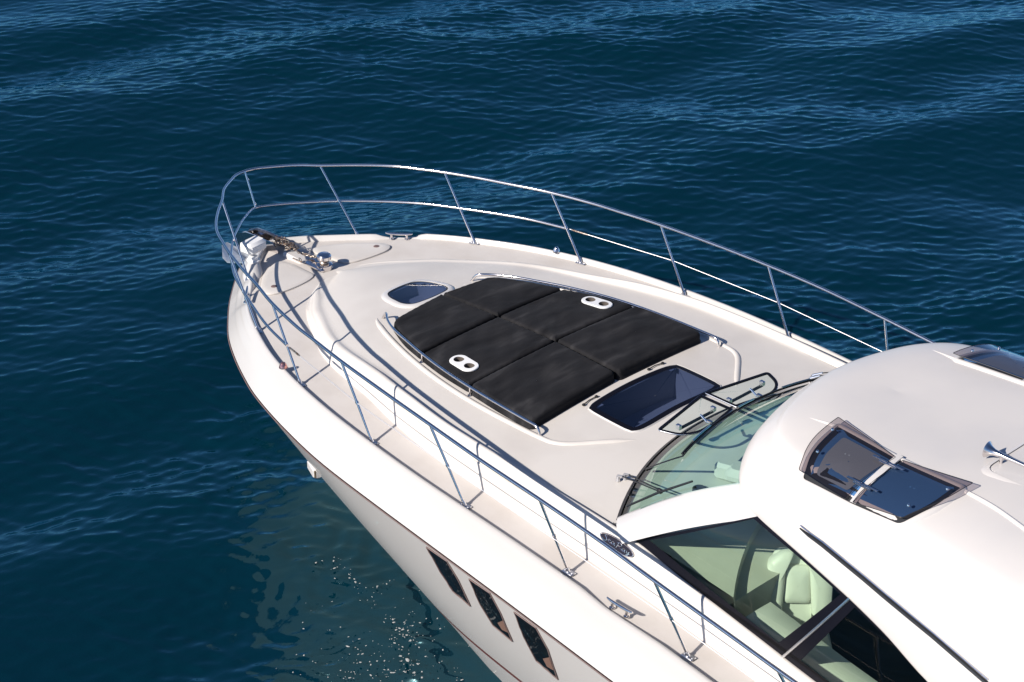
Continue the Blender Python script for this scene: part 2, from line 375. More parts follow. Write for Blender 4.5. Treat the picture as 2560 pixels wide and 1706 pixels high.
# ---------------------------------------------------------------- the yacht
yacht = empty("motor_yacht", (0, 0, WATER))
tag(yacht, "white motor yacht with black sunpad and steel bow rail, afloat on dark blue sea", "yacht")
Y = yacht
def part(mb, name, m, parent=None, **k): return mb.build(name, m, Y if parent is None else parent, **k)

_ui = list(range(len(LIP)))
_lx, _ly = Line(list(zip(_ui, [p[0] for p in LIP]))), Line(list(zip(_ui, [p[1] for p in LIP])))
_rx, _ry = Line(list(zip(_ui, [p[0] for p in RUB]))), Line(list(zip(_ui, [p[1] for p in RUB])))
_wx, _wy = Line(list(zip(_ui, [p[0] for p in WLN]))), Line(list(zip(_ui, [p[1] for p in WLN])))
NU = len(LIP) - 1
def lip_z(x):
    return sheer(x) + .048 - .045*math.exp(-((x-1.92)/.17)**6) - .03*math.exp(-((x+4.45)/.22)**6)
def hullp(u, v):
    r = np.array([_rx(u), _ry(u)]); w = np.array([_wx(u), _wy(u)]); p = r + (w-r)*v
    zr = sheer(r[0]) - .27; z = zr + (WATER - zr)*v; bow = max(0., 1 - u/9.)
    y = p[1] - .06*bow*math.sin(math.pi*min(v, 1))*min(1, u) + .03*math.sin(math.pi*min(v, 1))*(1 - bow)
    return np.array([p[0], max(y, 0), z])
us = np.concatenate([np.linspace(0, 1, 7)[:-1], np.linspace(1, 9, 60)[:-1], np.linspace(9, NU, 46)])
def both(fn, vs_):
    """rows from one side's section round to the other's"""
    for sgn in (1, -1):
        yield [[fn(u, v)*np.array([1, sgn, 1]) for v in vs_] for u in us]
def gunw(u, t):
    lx, ly, rx, ry = _lx(u), _ly(u), _rx(u), _ry(u); zl = lip_z(lx); zr = sheer(rx) - .245
    if t < 0:                                     # inner face of the bulwark, down to the deck
        k = max(ly - .03, 0)/max(ly, 1e-6); q = -t
        return np.array([lx - .02*q*(1 if u < 4 else 0), ly - min(.03, ly)*q, zl + .006*(1-q)*0 - (zl - sheer(lx) + .01)*q])
    f = t**1.35
    bow = max(0, 1 - u/8.)
    st = .028*bow*(1/(1+math.exp(-(t-.38)*60)) + 1/(1+math.exp(-(t-.66)*60)) - 2*t)
    return np.array([lx + (rx-lx)*t, ly + (ry-ly)*t, zl + .012*math.sin(math.pi*min(t*5, 1)) + (zr-zl)*f - st])
mb = MB()
for g_ in both(gunw, [-1, -.9, -.5, -.12, 0, .04, .10, .18, .26, .34, .36, .38, .40, .42, .5, .58, .62, .64, .66, .68, .70, .78, .88, .96, 1.0]): mb.grid(g_)
part(mb, "gunwale", M['hull'], sharp=50)
mb = MB()
for g_ in both(hullp, [0.0, .04, .1, .2, .3, .4, .48, .54, .57, .60, .63, .66, .72, .8, .9, .97, 1.03, 1.15]): mb.grid(g_)
ts = [hullp(NU, v) for v in np.linspace(0, 1.15, 8)]
mb.grid([[p, p*np.array([1, -1, 1])] for p in ts])
part(mb, "hull", M['hull'], sharp=50)
mb = MB()
path = [(_rx(u)+.004, _ry(u)+.006, sheer(_rx(u)) - .258) for u in us]
full = [(p[0], -p[1], p[2]) for p in path[::-1]] + path[1:]
mb.tube(full, .0065, 8); part(mb, "rub_rail", M['rub'])
mb = MB()
for sgn in (1, -1):
    rows = []
    for u in us:
        if u < 8.5: continue
        v0 = float(np.interp(u, [8.5, 10, 11, 12, 12.7, 14, 17], [1.0, .93, .86, .81, .78, .77, .77])); rows.append([(hullp(u, v) + np.array([0, .004, 0]))*np.array([1, sgn, 1]) for v in (v0-.028, v0)])
    mb.grid(rows)
part(mb, "boot_stripe", M['boot'])

# foredeck and side decks in one sheet
mb = MB()
xs = list(np.linspace(2.90, 2.2, 14)) + list(np.linspace(2.1, -12.4, 170))
def lip_at(x):
    return lip_y(x)
rows = []
for x in xs:
    w = max(lip_at(x) - .012, .001); rows.append([(x, w*k, sheer(x) + .012*(1-k*k)) for k in np.linspace(-1, 1, 61)])
mb.grid(rows, skip=lambda p: p[0] < -3.45 and abs(p[1]) < foot_y(p[0]) - .08); part(mb, "deck", M['nonskid'])
# moulded pads the rail feet stand on
POSTS = [((2.33, .745), (2.84, .655)), ((1.21, 1.45), (1.66, 1.425)), ((0, 1.86), (.42, 1.825)), ((-1.29, 2.06), (-.91, 2.07)), ((-2.6, 2.13), (-2.23, 2.185)), ((-3.84, 2.12), (-3.61, 2.235)), ((-5.17, 2.14), (-4.9, 2.27)), ((-6.5, 2.16), (-6.17, 2.33)), ((-7.9, 2.16), (-7.5, 2.36))]

# cabin trunk
FH = [(.70,.0),(.695,.10),(.68,.185),(.63,.24),(.55,.275),(.44,.295),(.36,.305),(.29,.29),(.24,.25),(.215,.18),(.20,.0)]
FH = FH + [(x, -y) for x, y in FH[-2:0:-1]]; FHC = .03
fh = [np.array((x, y*.93 + FHC)) for x, y in FH]; fh = [p[:2] for p in smooth_path([(p[0], p[1], 0) for p in fh], .03, True)]
MH = [(-2.49, .0), (-2.51, .40), (-2.545, .555), (-2.62, .595), (-3.02, .60), (-3.105, .56), (-3.13, .42), (-3.115, .0)]
MH = MH + [(x, -y*.96) for x, y in MH[-2:0:-1]]
mh = [p[:2] for p in smooth_path([(x, y + .02, 0) for x, y in MH], .04, True)]
def base_x(w): return -3.395 - .10*(abs(w)*1.62/.7)**1.75*.62 if abs(w) < 1.2 else -4
def ws_base(w):                                   # foot of the windscreen, w -1..1
    y = 1.62*w; x = -3.395 - .50*abs(w)**2.15
    return np.array([x, y, 0])
mb = MB()
kk = np.linspace(0, 1, 60)
rows = []
xrow = [1.798 - 1.3*k**2 for k in np.linspace(.02, 1, 30)] + list(np.arange(.46, -3.12, -.045))
def top_row(xc, blend):
    half = max(foot_y(xc) - .20, .0) if xc < 1.3 else max(foot_y(xc) - .20*min(1, (1.8-xc)/.5), .0)
    out = []
    for w in np.linspace(-1, 1, 73):
        y = half*w; x = xc
        if blend > 0:
            bx = -3.395 - .50*min(1.1, abs(y)/1.62)**2.15; x = -3.12*(1-blend) + bx*blend
        out.append((x, y, trunk_z(max(x, -4.1), y)))
    return out
for x in xrow: rows.append(top_row(x, 0))
for b_ in np.linspace(.12, 1, 9): rows.append(top_row(-3.12, b_))
fhi, mhi = offset(fh, -.035), offset(mh, -.06)
mb.grid(rows, skip=lambda p: inside(p, fhi) or inside(p, mhi))
# side walls of the trunk with the soft shoulder
def wall(x):
    fy, h = foot_y(x), lip_h(x); z0 = sheer(x); sm = min(1, max(0, (.25 - x)/.5)); k = min(1, max(0, (1.8 - x)/.5)); s_ = k
    zv = sheer(x) + valley_h(x) if x > -4.2 else sheer(x) + h - .07
    zin = trunk_z(x, max(fy-.20*s_, 0)) if x > -4.1 else zv
    P_ = [(fy + .006*s_, -.01), (fy - .004*s_, .02*s_), (fy - .035*s_, h*.40), (fy - .055*s_, h*.62), (fy - (.057 + .009*sm)*s_, h*.635 - .006*s_*sm), (fy - .070*s_, h*.66), (fy - .088*s_, h*.82), (fy - .105*s_, h*.93), (fy - .125*s_, h*.985), (fy - .145*s_, h)]
    out = [(x, max(y, 0), z0 + z) for y, z in P_]
    zt_ = z0 + h
    for q in (.25, .5, .75, 1): 
        y = fy - (.145 + .055*q)*s_; e = q*q*(3-2*q); out.append((x, max(y, 0), zt_ + (zin - zt_)*e))
    return out
wx = xrow + list(np.arange(-3.16, -4.1, -.06)) + list(np.arange(-4.1, -12.4, -.2))
for sgn in (1, -1): mb.grid([[(p[0], sgn*p[1], p[2]) for p in wall(x)] for x in wx])
trunk = part(mb, "cabin_trunk", M['trunk'], sharp=60)

# raised bead round the sunpad recess
bead = [(.36,.60),(.29,.66),(.17,.73),(-.13,.855),(-.57,1.0),(-1.03,1.115),(-1.47,1.185),(-1.9,1.215),(-2.3,1.215),(-2.55,1.205),(-2.70,1.185),(-2.80,1.13),(-2.88,1.05),(-2.97,.94),(-3.10,.78),(-3.24,.60)]
for sgn, nm in ((1, 1), (-1, 1)):
    mb = MB(); pts = smooth_path([(x, sgn*y + .02, trunk_z(x, sgn*y) - .016) for x, y in bead], .05)
    n = len(pts); rr = [.033*min(1, .25 + i/6)*min(1, .3 + (n-1-i)/6) for i in range(n)]
    mb.tube(pts, rr, 10); part(mb, "moulded_bead", M['trunk'], sharp=80)

# ---- hatches
def hatch(name, out, ring_out, ring_in, glass_mat, depth, liner, bulge, border):
    h = MB(); zf = trunk_z
    a, b_, c_ = offset(out, ring_out), offset(out, .004), offset(out, -ring_in)
    rings = [lift(offset(out, ring_out + .012), zf, -.004), lift(a, zf, bulge*.5), lift(offset(out, ring_out*.55), zf, bulge), lift(b_, zf, bulge*.9), lift(b_, zf, bulge*.35)]
    h.grid(rings, True); fr = part(h, "hatch", M['gel'], sharp=50)
    g = MB(); o2 = lift(offset(out, .002), zf, bulge*.55); o3 = lift(c_, zf, bulge*.6 + .003)
    g.grid([o2, o3], True); part(g, "pane_border", border, fr)
    g = MB(); N = len(c_); cen = np.mean(np.array(c_), axis=0); rws = []
    for s_ in (1.0, .75, .5, .25, .02): rws.append(lift([cen + (p-cen)*s_ for p in c_], zf, bulge*.6 + .002))
    g.grid(rws, True); part(g, "pane", glass_mat, fr)
    g = MB(); inn = offset(out, -ring_in*.5)
    g.grid([lift(inn, zf, -.004), [(*(cen + (p-cen)*.93), zf(*p) - depth) for p in inn]], True)
    part(g, "hatch_liner", liner, fr)
    g = MB(); g.cap([(*(cen + (p-cen)*1.0), zf(*cen) - depth + .02) for p in inn]); part(g, "hatch_well", M['dark'], fr)
    return fr
f1 = hatch("hatch", fh, .060, .015, M['navy'], .30, M['liner'], .020, M['black'])
f1['label'] = "small rounded hatch ahead of the sunpad"
f2 = hatch("hatch", mh, .010, .055, M['navy'], .42, M['liner'], .010, M['frit'])
f2['label'] = "wide dark hatch between sunpad and windscreen"

# ---- grab rails beside the sunpad
GR = [(.16,.62),(.05,.70),(-.16,.80),(-.44,.885),(-.81,.985),(-1.23,1.07),(-1.62,1.12),(-2.02,1.15),(-2.38,1.165),(-2.49,1.168)]
for sgn in (1, -1):
    mb = MB(); off = .045*sgn*0 + .045
    pts = [(x, sgn*y + off, trunk_z(x, sgn*y) + .085) for x, y in GR]
    e0 = (pts[0][0]+.10, pts[0][1] - sgn*.035, trunk_z(.3, .55) + .0); e1 = (pts[-1][0] - .07, pts[-1][1], trunk_z(-2.56, 1.168) + .0)
    mb.tube(smooth_path([e0, (pts[0][0]+.045, pts[0][1]-sgn*.02, pts[0][2]-.022)] + pts + [(pts[-1][0]-.05, pts[-1][1], pts[-1][2]-.025), e1], .04), .0130, 10)
    gr = part(mb, "grab_rail", M['chrome'])
    for x in (-.78, -1.60):
        s_ = MB(); y = Line(GR)(x)*sgn + off; z0 = trunk_z(x, y)
        s_.lathe([(.0, .0), (.024, .0), (.022, .006), (.009, .012), (.009, .085)], (x, y, z0 - .002)); part(s_, "stanchion", M['chrome'], gr)

# ---- bow rail: top tube, lower tube, wires, posts with feet
TOPR = [(3.335,0),(3.31,.13),(3.235,.245),(3.07,.46),(2.84,.65),(2.62,.86),(2.38,1.06),(2.15,1.21),(1.90,1.32),(1.65,1.425),(1.25,1.565),(.84,1.69),(.42,1.825),(-.1,1.945),(-.4,1.99),(-.91,2.065),(-1.6,2.135),(-2.23,2.185),(-2.9,2.225),(-3.62,2.235),(-4.3,2.245),(-4.9,2.27),(-5.7,2.305),(-6.3,2.335),(-7.0,2.35),(-7.5,2.36),(-7.9,2.33)]
rail_z = Line([(-7.9,.2),(-7.5,.32),(-7,.36),(-5,.50),(-3.63,.61),(-2.23,.68),(-.92,.70),(.4,.69),(2.81,.58),(3.5,.535)])
tp = [(x, y, rail_z(x)) for x, y in TOPR]; tp[-1] = (-7.9, 2.2, -.28)
full = [(x, -y, z) for x, y, z in tp[::-1]] + tp[1:]
mb = MB(); mb.tube(smooth_path(full, .07), .0160, 12); rail = part(mb, "bow_rail", M['chrome'])
MIDR = [(3.17,.0),(3.13,.10),(3.05,.215),(2.93,.37),(2.66,.66),(2.40,.88),(2.11,1.09),(1.80,1.275),(1.46,1.425),(1.0,1.61),(.62,1.745),(.19,1.852)]
mid_z = lambda x: .5*rail_z(x) + .5*sheer(x)
md = [(x, y, mid_z(x)) for x, y in MIDR]
mb = MB(); mb.tube(smooth_path([(x, -y, z) for x, y, z in md[::-1]] + md[1:], .06), .0135, 10); part(mb, "lower_rail", M['chrome'], rail)
wy_ = Line([(.19,1.852),(-1.09,2.068),(-2.4,2.165),(-3.71,2.20),(-5.03,2.21),(-6.33,2.25),(-7.7,2.26)])
for sgn in (1, -1):
    mb = MB(); last = -3.75 if sgn < 0 else -7.7
    pts = [(x, sgn*wy_(x), mid_z(x)) for x in (.17, -1.1, -2.41, -3.72)] if sgn < 0 else [(x, sgn*wy_(x), mid_z(x)) for x in (.17, -1.1, -2.41, -3.72, -5.03, -6.33, -7.7)]
    mb.tube(pts, .0036, 6); part(mb, "lifeline_wire", M['wire'], rail)
    mb = MB(); a, b_ = np.array(pts[0]), np.array(pts[1]); d = (b_-a)/np.linalg.norm(b_-a)
    mb.tube([a + d*.02, a + d*.05, a + d*.12, a + d*.20, a + d*.23], [.006, .010, .0095, .010, .006], 8); part(mb, "turnbuckle", M['chain'], rail)
for sgn in (1, -1):
    for (bx, by), (tx, ty) in POSTS:
        p0 = np.array([bx, sgn*by, sheer(bx) + .008]); p1 = np.array([tx, sgn*ty, rail_z(tx)])
        mb = MB(); mb.tube([p0, p0 + (p1-p0)*.5, p1], .0122, 10)
        m_ = p0 + (p1-p0)*.5; dd = (p1-p0)/np.linalg.norm(p1-p0); mb.tube([m_ - dd*.012, m_ + dd*.012], .0165, 10)
        po = part(mb, "rail_post", M['chrome'], rail)
        f = MB(); tl = np.array([_lx(5)-_lx(6), 0, 0]); yaw_ = math.atan2(sgn*(lip_y(bx+.1) - lip_y(bx-.1)), .2)
        rm = np.array([[math.cos(yaw_), -math.sin(yaw_), 0], [math.sin(yaw_), math.cos(yaw_), 0], [0, 0, 1]])
        f.box(p0 + np.array([0, 0, .002]), (.115, .062, .014), rm, .006)
        f.tube([p0, p0 + (p1-p0)*.06], .0175, 10)
        for q in (-1, 1): f.lathe([(0, .006), (.008, .005), (.009, 0)], p0 + rm @ np.array([.04*q, 0, .009]), n=8)
        part(f, "post_foot", M['chrome2'], rail)
# centre post of the pulpit with its two flag rings
mb = MB(); a, b_ = np.array([3.325, 0, rail_z(3.32)]), np.array([3.17, 0, mid_z(3.17)]); mb.tube([a, b_], .011, 10)
for q in (.2, .87):
    c0 = a + (b_-a)*q + np.array([-.02, 0, 0]); mb.tube([c0 + .014*np.array([math.cos(t), 0, math.sin(t)]) for t in np.linspace(0, 2*math.pi, 12, endpoint=False)], .004, 6, closed=True)
part(mb, "centre_post", M['chrome'], rail)

# ---- cleats and side lights
def cleat(x, y, ang, ln):
    mb = MB(); z = sheer(x) + .012; d = np.array([math.cos(ang), math.sin(ang), 0])
    for q in (-.28, .28):
        c0 = np.array([x, y, z]) + d*ln*q
        mb.lathe([(0, 0), (.028, 0), (.026, .007), (.014, .014), (.012, .05)], c0, n=12)
    c0 = np.array([x, y, z + .056]); mb.tube([c0 + d*ln*k + np.array([0, 0, h]) for k, h in ((-.5, .010), (-.45, .006), (-.3, .0), (0, -.002), (.3, 0), (.45, .006), (.5, .010))], [.006, .010, .0135, .0145, .0135, .010, .006], 10)
    part(mb, "mooring_cleat", M['chrome'])
a_ = math.atan2(lip_y(2.02) - lip_y(1.82), .2)
cleat(1.92, 1.07, a_, .30); cleat(1.92, -.985, -a_, .30); cleat(-4.46, 2.17, R(0), .28)
for sgn, mm in ((1, M['red']), (-1, M['chrome'])):
    mb = MB(); x = .325; y = sgn*1.815; mb.lathe([(.0, .0), (.042, .0), (.040, .012), (.034, .03), (.022, .05), (.0, .058)], (x, y, sheer(x) + .05), n=18); part(mb, "side_light", mm)

# ---- locker lids, windlass, pod and searchlight, roller
LID = [(2.41,.20),(2.30,.50),(2.10,.70),(1.97,.80),(1.87,.83),(1.80,.80),(1.755,.70),(1.752,.50),(1.785,.31),(1.84,.215),(1.92,.195)]
for sgn in (1, -1):
    o2 = [np.array((x, sgn*y + .045)) for x, y in LID]; o2 = [p[:2] for p in smooth_path([(*p, 0) for p in o2], .05, True)]
    zf = lambda x, y: sheer(x) + .012
    g = MB(); g.grid([lift(offset(o2, .012), zf, .003), lift(offset(o2, .010), zf, .004)] , True); 
    mb = MB(); rr = [lift(o2, zf, -.005), lift(o2, zf, .012), lift(offset(o2, -.012), zf, .017)]
    cen = np.mean(np.array(o2), axis=0); rr += [lift([cen + (p-cen)*s_ for p in offset(o2, -.012)], zf, .017 + .003*(1-s_)) for s_ in (.8, .5, .2, .01)]
    mb.grid(rr, True); ld = part(mb, "locker_lid", M['trunk'], sharp=50)
    part(g, "lid_seam", M['seam'], ld)
    mb = MB(); mb.lathe([(0, .0235), (.020, .0235), (.030, .022), (.034, .018), (.034, .01)], (1.915, sgn*.69 + .03, sheer(1.915) + .012), n=18)
    part(mb, "latch", M['rub'], ld)
wlz = sheer(1.93) + .012
mb = MB(); mb.box((1.98, .075, wlz + .022), (.30, .17, .05), None, .018); mb.lathe([(.085, 0), (.085, .05), (.070, .06), (.045, .065), (.043, .10), (.075, .115), (.078, .15), (.066, .165), (.03, .172), (0, .173)], (1.90, .065, wlz + .01), n=24)
wlass = part(mb, "windlass", M['chrome'])
mb = MB(); mb.lathe([(.050, .068), (.056, .075), (.048, .09), (.058, .105)], (1.90, .065, wlz + .01), n=14); part(mb, "chain_gypsy", M['chain'], wlass)
# raised centre plinth the chain runs along
mb = MB(); o2 = [(2.32,.0),(2.10,-.02),(2.08,.17),(2.32,.15)]
mb.box((2.36, .075, sheer(2.36) + .02), (.34, .15, .075), None, .02); part(mb, "chain_plinth", M['gel'])
mb = MB()   # chain stopper and pin on the plinth
mb.tube([(2.17, .16, sheer(2.2)+.05), (2.30, .175, sheer(2.2)+.055)], .008, 8); mb.tube([np.array([2.185, .165, sheer(2.2)+.075]) + .022*np.array([math.cos(t), .3*math.sin(t), math.sin(t)]) for t in np.linspace(0, 6.28, 12, endpoint=False)], .005, 6, closed=True)
part(mb, "chain_stopper", M['chain'])
# stainless bow roller
mb = MB()
for s_ in (-1, 1):
    rows = [[(x, .05 + s_*.085, z0), (x, .05 + s_*.085, z1), (x, .05 + s_*.078, z1), (x, .05 + s_*.078, z0)] for x, z0, z1 in ((2.62, -.15, -.125), (2.72, -.16, -.055), (3.0, -.22, -.07), (3.2, -.28, -.095), (3.36, -.35, -.16), (3.41, -.34, -.25))]
    mb.grid(rows, True)
mb.box((3.02, .05, -.215), (.78, .165, .012))
roll = part(mb, "bow_roller", M['chrome'])
mb = MB(); mb.tube([(3.34, -.022, -.235), (3.34, .0, -.235), (3.34, .05, -.235), (3.34, .10, -.235), (3.34, .122, -.235)], [.055, .05, .032, .05, .055], 14); part(mb, "roller_wheel", M['black'], roll)
mb = MB(); mb.box((2.92, .05, -.19), (.50, .13, .03), None, .006); part(mb, "roller_ramp", M['brown'], roll)
# white moulded pod under the searchlight
mb = MB(); rows = []
for cx, cy, z, ra, rb in ((2.42, .62, sheer(2.45)-.01, .25, .13), (2.42, .62, sheer(2.45)+.015, .235, .12), (2.45, .59, sheer(2.45)+.045, .19, .10), (2.49, .56, sheer(2.45)+.075, .12, .08), (2.50, .545, sheer(2.45)+.10, .078, .072)):
    rows.append([(cx + ra*math.cos(t)*.9 - rb*math.sin(t)*.45*0 - .0, cy - .55*(ra*math.cos(t))*.9 + rb*math.sin(t), z) for t in np.linspace(0, 2*math.pi, 28, endpoint=False)])
mb.grid(rows, True); mb.cap(rows[-1]); part(mb, "light_pod", M['gel'])
mb = MB(); mb.lathe([(.070, 0), (.072, .012), (.055, .022), (.05, .05), (.0, .05)], (2.51, .54, -.055), n=20)
bx = np.array([2.585, .475, .075]); rm = np.eye(3)
th = R(8); rm = np.array([[math.cos(th), -math.sin(th), 0], [math.sin(th), math.cos(th), 0], [0, 0, 1]])
mb.box(bx, (.18, .262, .13), rm, .03)
for q in (-.02, 0, .02): mb.box(bx + rm @ np.array([-.091, 0, q]), (.006, .20, .008), rm)
sl = part(mb, "searchlight", M['plastic'])
mb = MB(); mb.box(bx + rm @ np.array([.092, 0, 0]), (.006, .20, .09), rm, .003); part(mb, "lens", M['chrome2'], sl)
mb = MB(); mb.box(bx + rm @ np.array([.02, -.14, .01]), (.09, .02, .07), rm, .008); part(mb, "light_motor", M['black'], sl)

# ---- windscreen, pillars, vent windows
def ws_top(w): return np.array([-4.78 - .20*w*w, 1.40*w, 1.13 - .09*w*w])
def ws_pt(w, t):
    a, b_ = ws_base(w), ws_top(w); a[2] = trunk_z(max(a[0], -4.1), a[1]) + .004; p = a + (b_-a)*t
    return p + np.array([.05, 0, .08])*math.sin(math.pi*t)*.6
W = list(np.linspace(-1, 1, 41))
mb = MB(); mb.grid([[ws_pt(w, t) for w in W] for t in np.linspace(0, 1, 14)]); wsc = part(mb, "windscreen", M['clear'])
mb = MB()
def strip_on(t0, t1, w0=-1, w1=1, d=.006):
    mb.grid([[ws_pt(w, t) + np.array([d, 0, d]) for w in np.linspace(w0, w1, 31)] for t in (t0, t1)])
strip_on(-.01, .022); strip_on(.325, .35, -.62, .62)
for q in (-1, 1): mb.grid([[ws_pt(q*(.62 - .02*k), t) + np.array([.006, 0, .006]) for k in (0, 1)] for t in np.linspace(.03, .33, 6)])
part(mb, "black_border", M['frit'], wsc)
mb = MB()
mb.tube([ws_pt(w, .335) + np.array([.016, 0, .016]) for w in np.linspace(-.60, .60, 25)], .010, 8); part(mb, "hinge_bar", M['black'], wsc)
for w0, w1 in ((-.50, -.30), (.30, .48), (-.08, .05)):
    mb = MB(); mb.tube([ws_pt(w, .34) + np.array([.022, 0, .026]) for w in np.linspace(w0, w1, 6)], .009, 8); part(mb, "hinge_plate", M['chrome'], wsc)

def vent(cs, sgn):
    poly = [np.array(p) for p in cs]; o2 = densify(round_poly(poly, [.02, .015, .02, .12, .10, .05][:len(poly)] if len(poly) == 6 else .03, 5), .05)
    zf = lambda x, y: .588 + .02*(x + 3.72)
    g = MB(); cen = np.mean(np.array(o2), axis=0); inn = offset(o2, -.026)
    g.grid([lift([cen + (p-cen)*s_ for p in inn], zf, 0) for s_ in (1, .6, .3, .01)], True); pn = part(g, "vent_window", M['vent'])
    g = MB(); g.grid([lift(o2, zf, .006), lift(inn, zf, .006), lift(inn, zf, -.006), lift(o2, zf, -.006), lift(o2, zf, .006)], True); part(g, "pane_border", M['frit'], pn)
    g = MB(); e = lift(o2, zf, .002); g.tube(e, .004, 6, closed=True); part(g, "pane_edge", M['chrome2'], pn)
    g = MB(); x0, y0 = -3.60, cen[1]                      # latch bar below the pane, with two end blocks and a stay
    g.tube([(x0+.02, y0-.22, .555), (x0+.02, y0+.22, .555)], .014, 8, mi=0)
    part(g, "latch_bar", M['black'], pn)
    for q in (-.22, .22):
        g = MB(); g.box((x0+.025, y0+q, .575), (.05, .035, .045), None, .006); part(g, "latch_block", M['chrome2'], pn)
    g = MB(); g.tube([(x0-.02, y0, .625), (x0-.10, y0+.0, .585), (x0-.16, y0, .60)], .009, 8); g.box((x0-.13, y0, .605), (.05, .03, .02), None, .004); part(g, "hinge_stay", M['chrome'], pn)
    return pn
vent([(-3.365, .045), (-3.715, .015), (-3.77, .30), (-3.78, .52), (-3.70, .67), (-3.505, .755)], 1)['label'] = "port vent window of clear glass propped open"
vent([(-3.365, -.005), (-3.715, -.03), (-3.77, -.30), (-3.77, -.50), (-3.68, -.63), (-3.50, -.70)], -1)['label'] = "starboard vent window of clear glass propped open"

for sgn in (1, -1):
    mb = MB(); rows = []
    for t in np.linspace(-.02, 1, 16):
        a = np.array([-3.90, 1.60, .30])*(1-t) + np.array([-4.98, 1.35, 1.03])*t; b_ = np.array([-4.17, 1.822, .275])*(1-t) + np.array([-5.32, 1.54, .95])*t
        a[2] += .05*math.sin(math.pi*t); b_[2] += .03*math.sin(math.pi*t)
        rows.append([(a + (b_-a)*k + np.array([.25, .55, .45])*.045*(1 - max(t, 0)**3)*math.sin(math.pi*min(max(k, 0), 1)))*np.array([1, sgn, 1]) for k in (-.08, 0, .08, .2, .35, .5, .65, .8, .92, 1.0)])
        rows[-1] = [r + (np.array([0, -.0*sgn, -.05]) if i == 0 else 0) for i, r in enumerate(rows[-1])]
    mb.grid(rows); part(mb, "windscreen_pillar", M['gel'], sharp=70)

# ---- side windows
_edge_i = list(range(len(EDGE)))
_ex, _ey, _ez = [Line(list(zip(_edge_i, [p[k] for p in EDGE]))) for k in range(3)]
def edge(t): return np.array([_ex(t), _ey(t), _ez(t)])
def sill(x): return np.array([x, foot_y(x) - .15, sheer(x) + lip_h(x) - .002])
def side_pt(k, t):                                # k 0..1 along the window, t 0 sill .. 1 hardtop edge
    a = sill(-4.19 - 4.2*k); e = edge(8.05 + 5.6*k) + np.array([0, -.03, .015])
    return a + (e-a)*t + np.array([0, .03*math.sin(math.pi*t), 0])
for sgn in (1, -1):
    S = np.array([1, sgn, 1]); K = np.linspace(0, 1, 40)
    mb = MB(); mb.grid([[side_pt(k, t)*S for k in K] for t in np.linspace(0, 1, 9)]); sw = part(mb, "side_window", M['side'])
    mb = MB(); o_ = np.array([0, .007, .004])
    mb.grid([[(side_pt(k, t) + o_)*S for k in K] for t in (-.02, .10)]); mb.grid([[(side_pt(k, t) + o_)*S for k in K] for t in (.93, 1.0)])
    mb.grid([[(side_pt(k, t) + o_)*S for k in (0, .012)] for t in np.linspace(.1, .94, 6)])
    mb.grid([[(side_pt(.385 + .015*t + q, t) + o_)*S for q in (-.028, 0, .028)] for t in np.linspace(.08, .95, 8)])
    part(mb, "black_border", M['frit'], sw)
    mb = MB(); mb.tube([(side_pt(.385 + .015*t, t) + o_*2)*S for t in np.linspace(-.02, .97, 10)], .012, 8); part(mb, "mullion", M['chrome2'], sw)

# ---- hardtop
mb = MB()
tt = list(np.linspace(0, len(EDGE)-1, 85)); ww = list(np.linspace(0, .7, 10)) + [.74, .76, .78, .79, .80, .81, .82, .84, .88, .92, .95, .97, .985, .995, 1.0]
def tpoint(t, w):
    e = edge(t); sx = spine_x(e[0]); hc = top_h(sx); k = (1 - w**4)**(.52 - .0115*t); st = .034/(1 + math.exp((w - .80)*110))
    return np.array([sx + (e[0]-sx)*w, e[1]*w, e[2] + (hc - e[2] - .034)*k + st])
for sgn in (1, -1):
    S = np.array([1, sgn, 1]); rows = []
    for t in tt:
        r_ = [tpoint(t, w)*S for w in ww]; e = edge(t)
        r_ += [(np.array([spine_x(e[0]) + (e[0]-spine_x(e[0]))*q, e[1]*q, e[2] + dz]))*S for q, dz in ((.995, -.02), (.975, -.028), (.955, -.01), (.93, .05), (.85, .16), (.6, .26), (.3, .30), (0, .31))]
        rows.append(r_)
    mb.grid(rows)
hard = part(mb, "hardtop", M['top'], sharp=55)
def top_xy(x, y):
    """height of the hardtop's upper skin"""
    best = None
    lo, hi = 0., float(len(EDGE)-1); ay = abs(y)
    def res(t):
        e = edge(t); sx = spine_x(e[0]); w = ay/max(e[1], 1e-6); return sx + (e[0]-sx)*w - x, w
    T = np.linspace(1, hi, 90); bt = min(T, key=lambda t: abs(res(t)[0]) + (5 if res(t)[1] > 1 else 0))
    for st in (.05, .01): bt = min([bt + st*k for k in range(-6, 7) if 0 < bt + st*k < hi], key=lambda t: abs(res(t)[0]) + (5 if res(t)[1] > 1 else 0))
    return tpoint(bt, min(res(bt)[1], 1))[2]
for sgn in (1, -1):
    S = np.array([1, sgn, 1])
    mb = MB(); q_ = [(-5.74,1.628,1.09),(-5.84,1.645,1.088),(-5.98,1.665,1.078),(-6.2,1.70,1.062),(-6.42,1.73,1.04),(-6.62,1.757,1.016),(-6.85,1.795,.983),(-7.1,1.835,.945),(-7.32,1.862,.913),(-7.6,1.89,.87)]
    mb.tube([np.array([x, y, top_xy(x, y) + .012])*S for x, y, z in q_], [.006, .014] + [.017]*(len(q_)-2), 8); part(mb, "drip_strip", M['black'], hard)
    mb = MB(); mb.tube([np.array([x, y - .004, top_xy(x, y-.004) + .026])*S for x, y, z in q_], .006, 6); part(mb, "strip_trim", M['chrome'], hard)

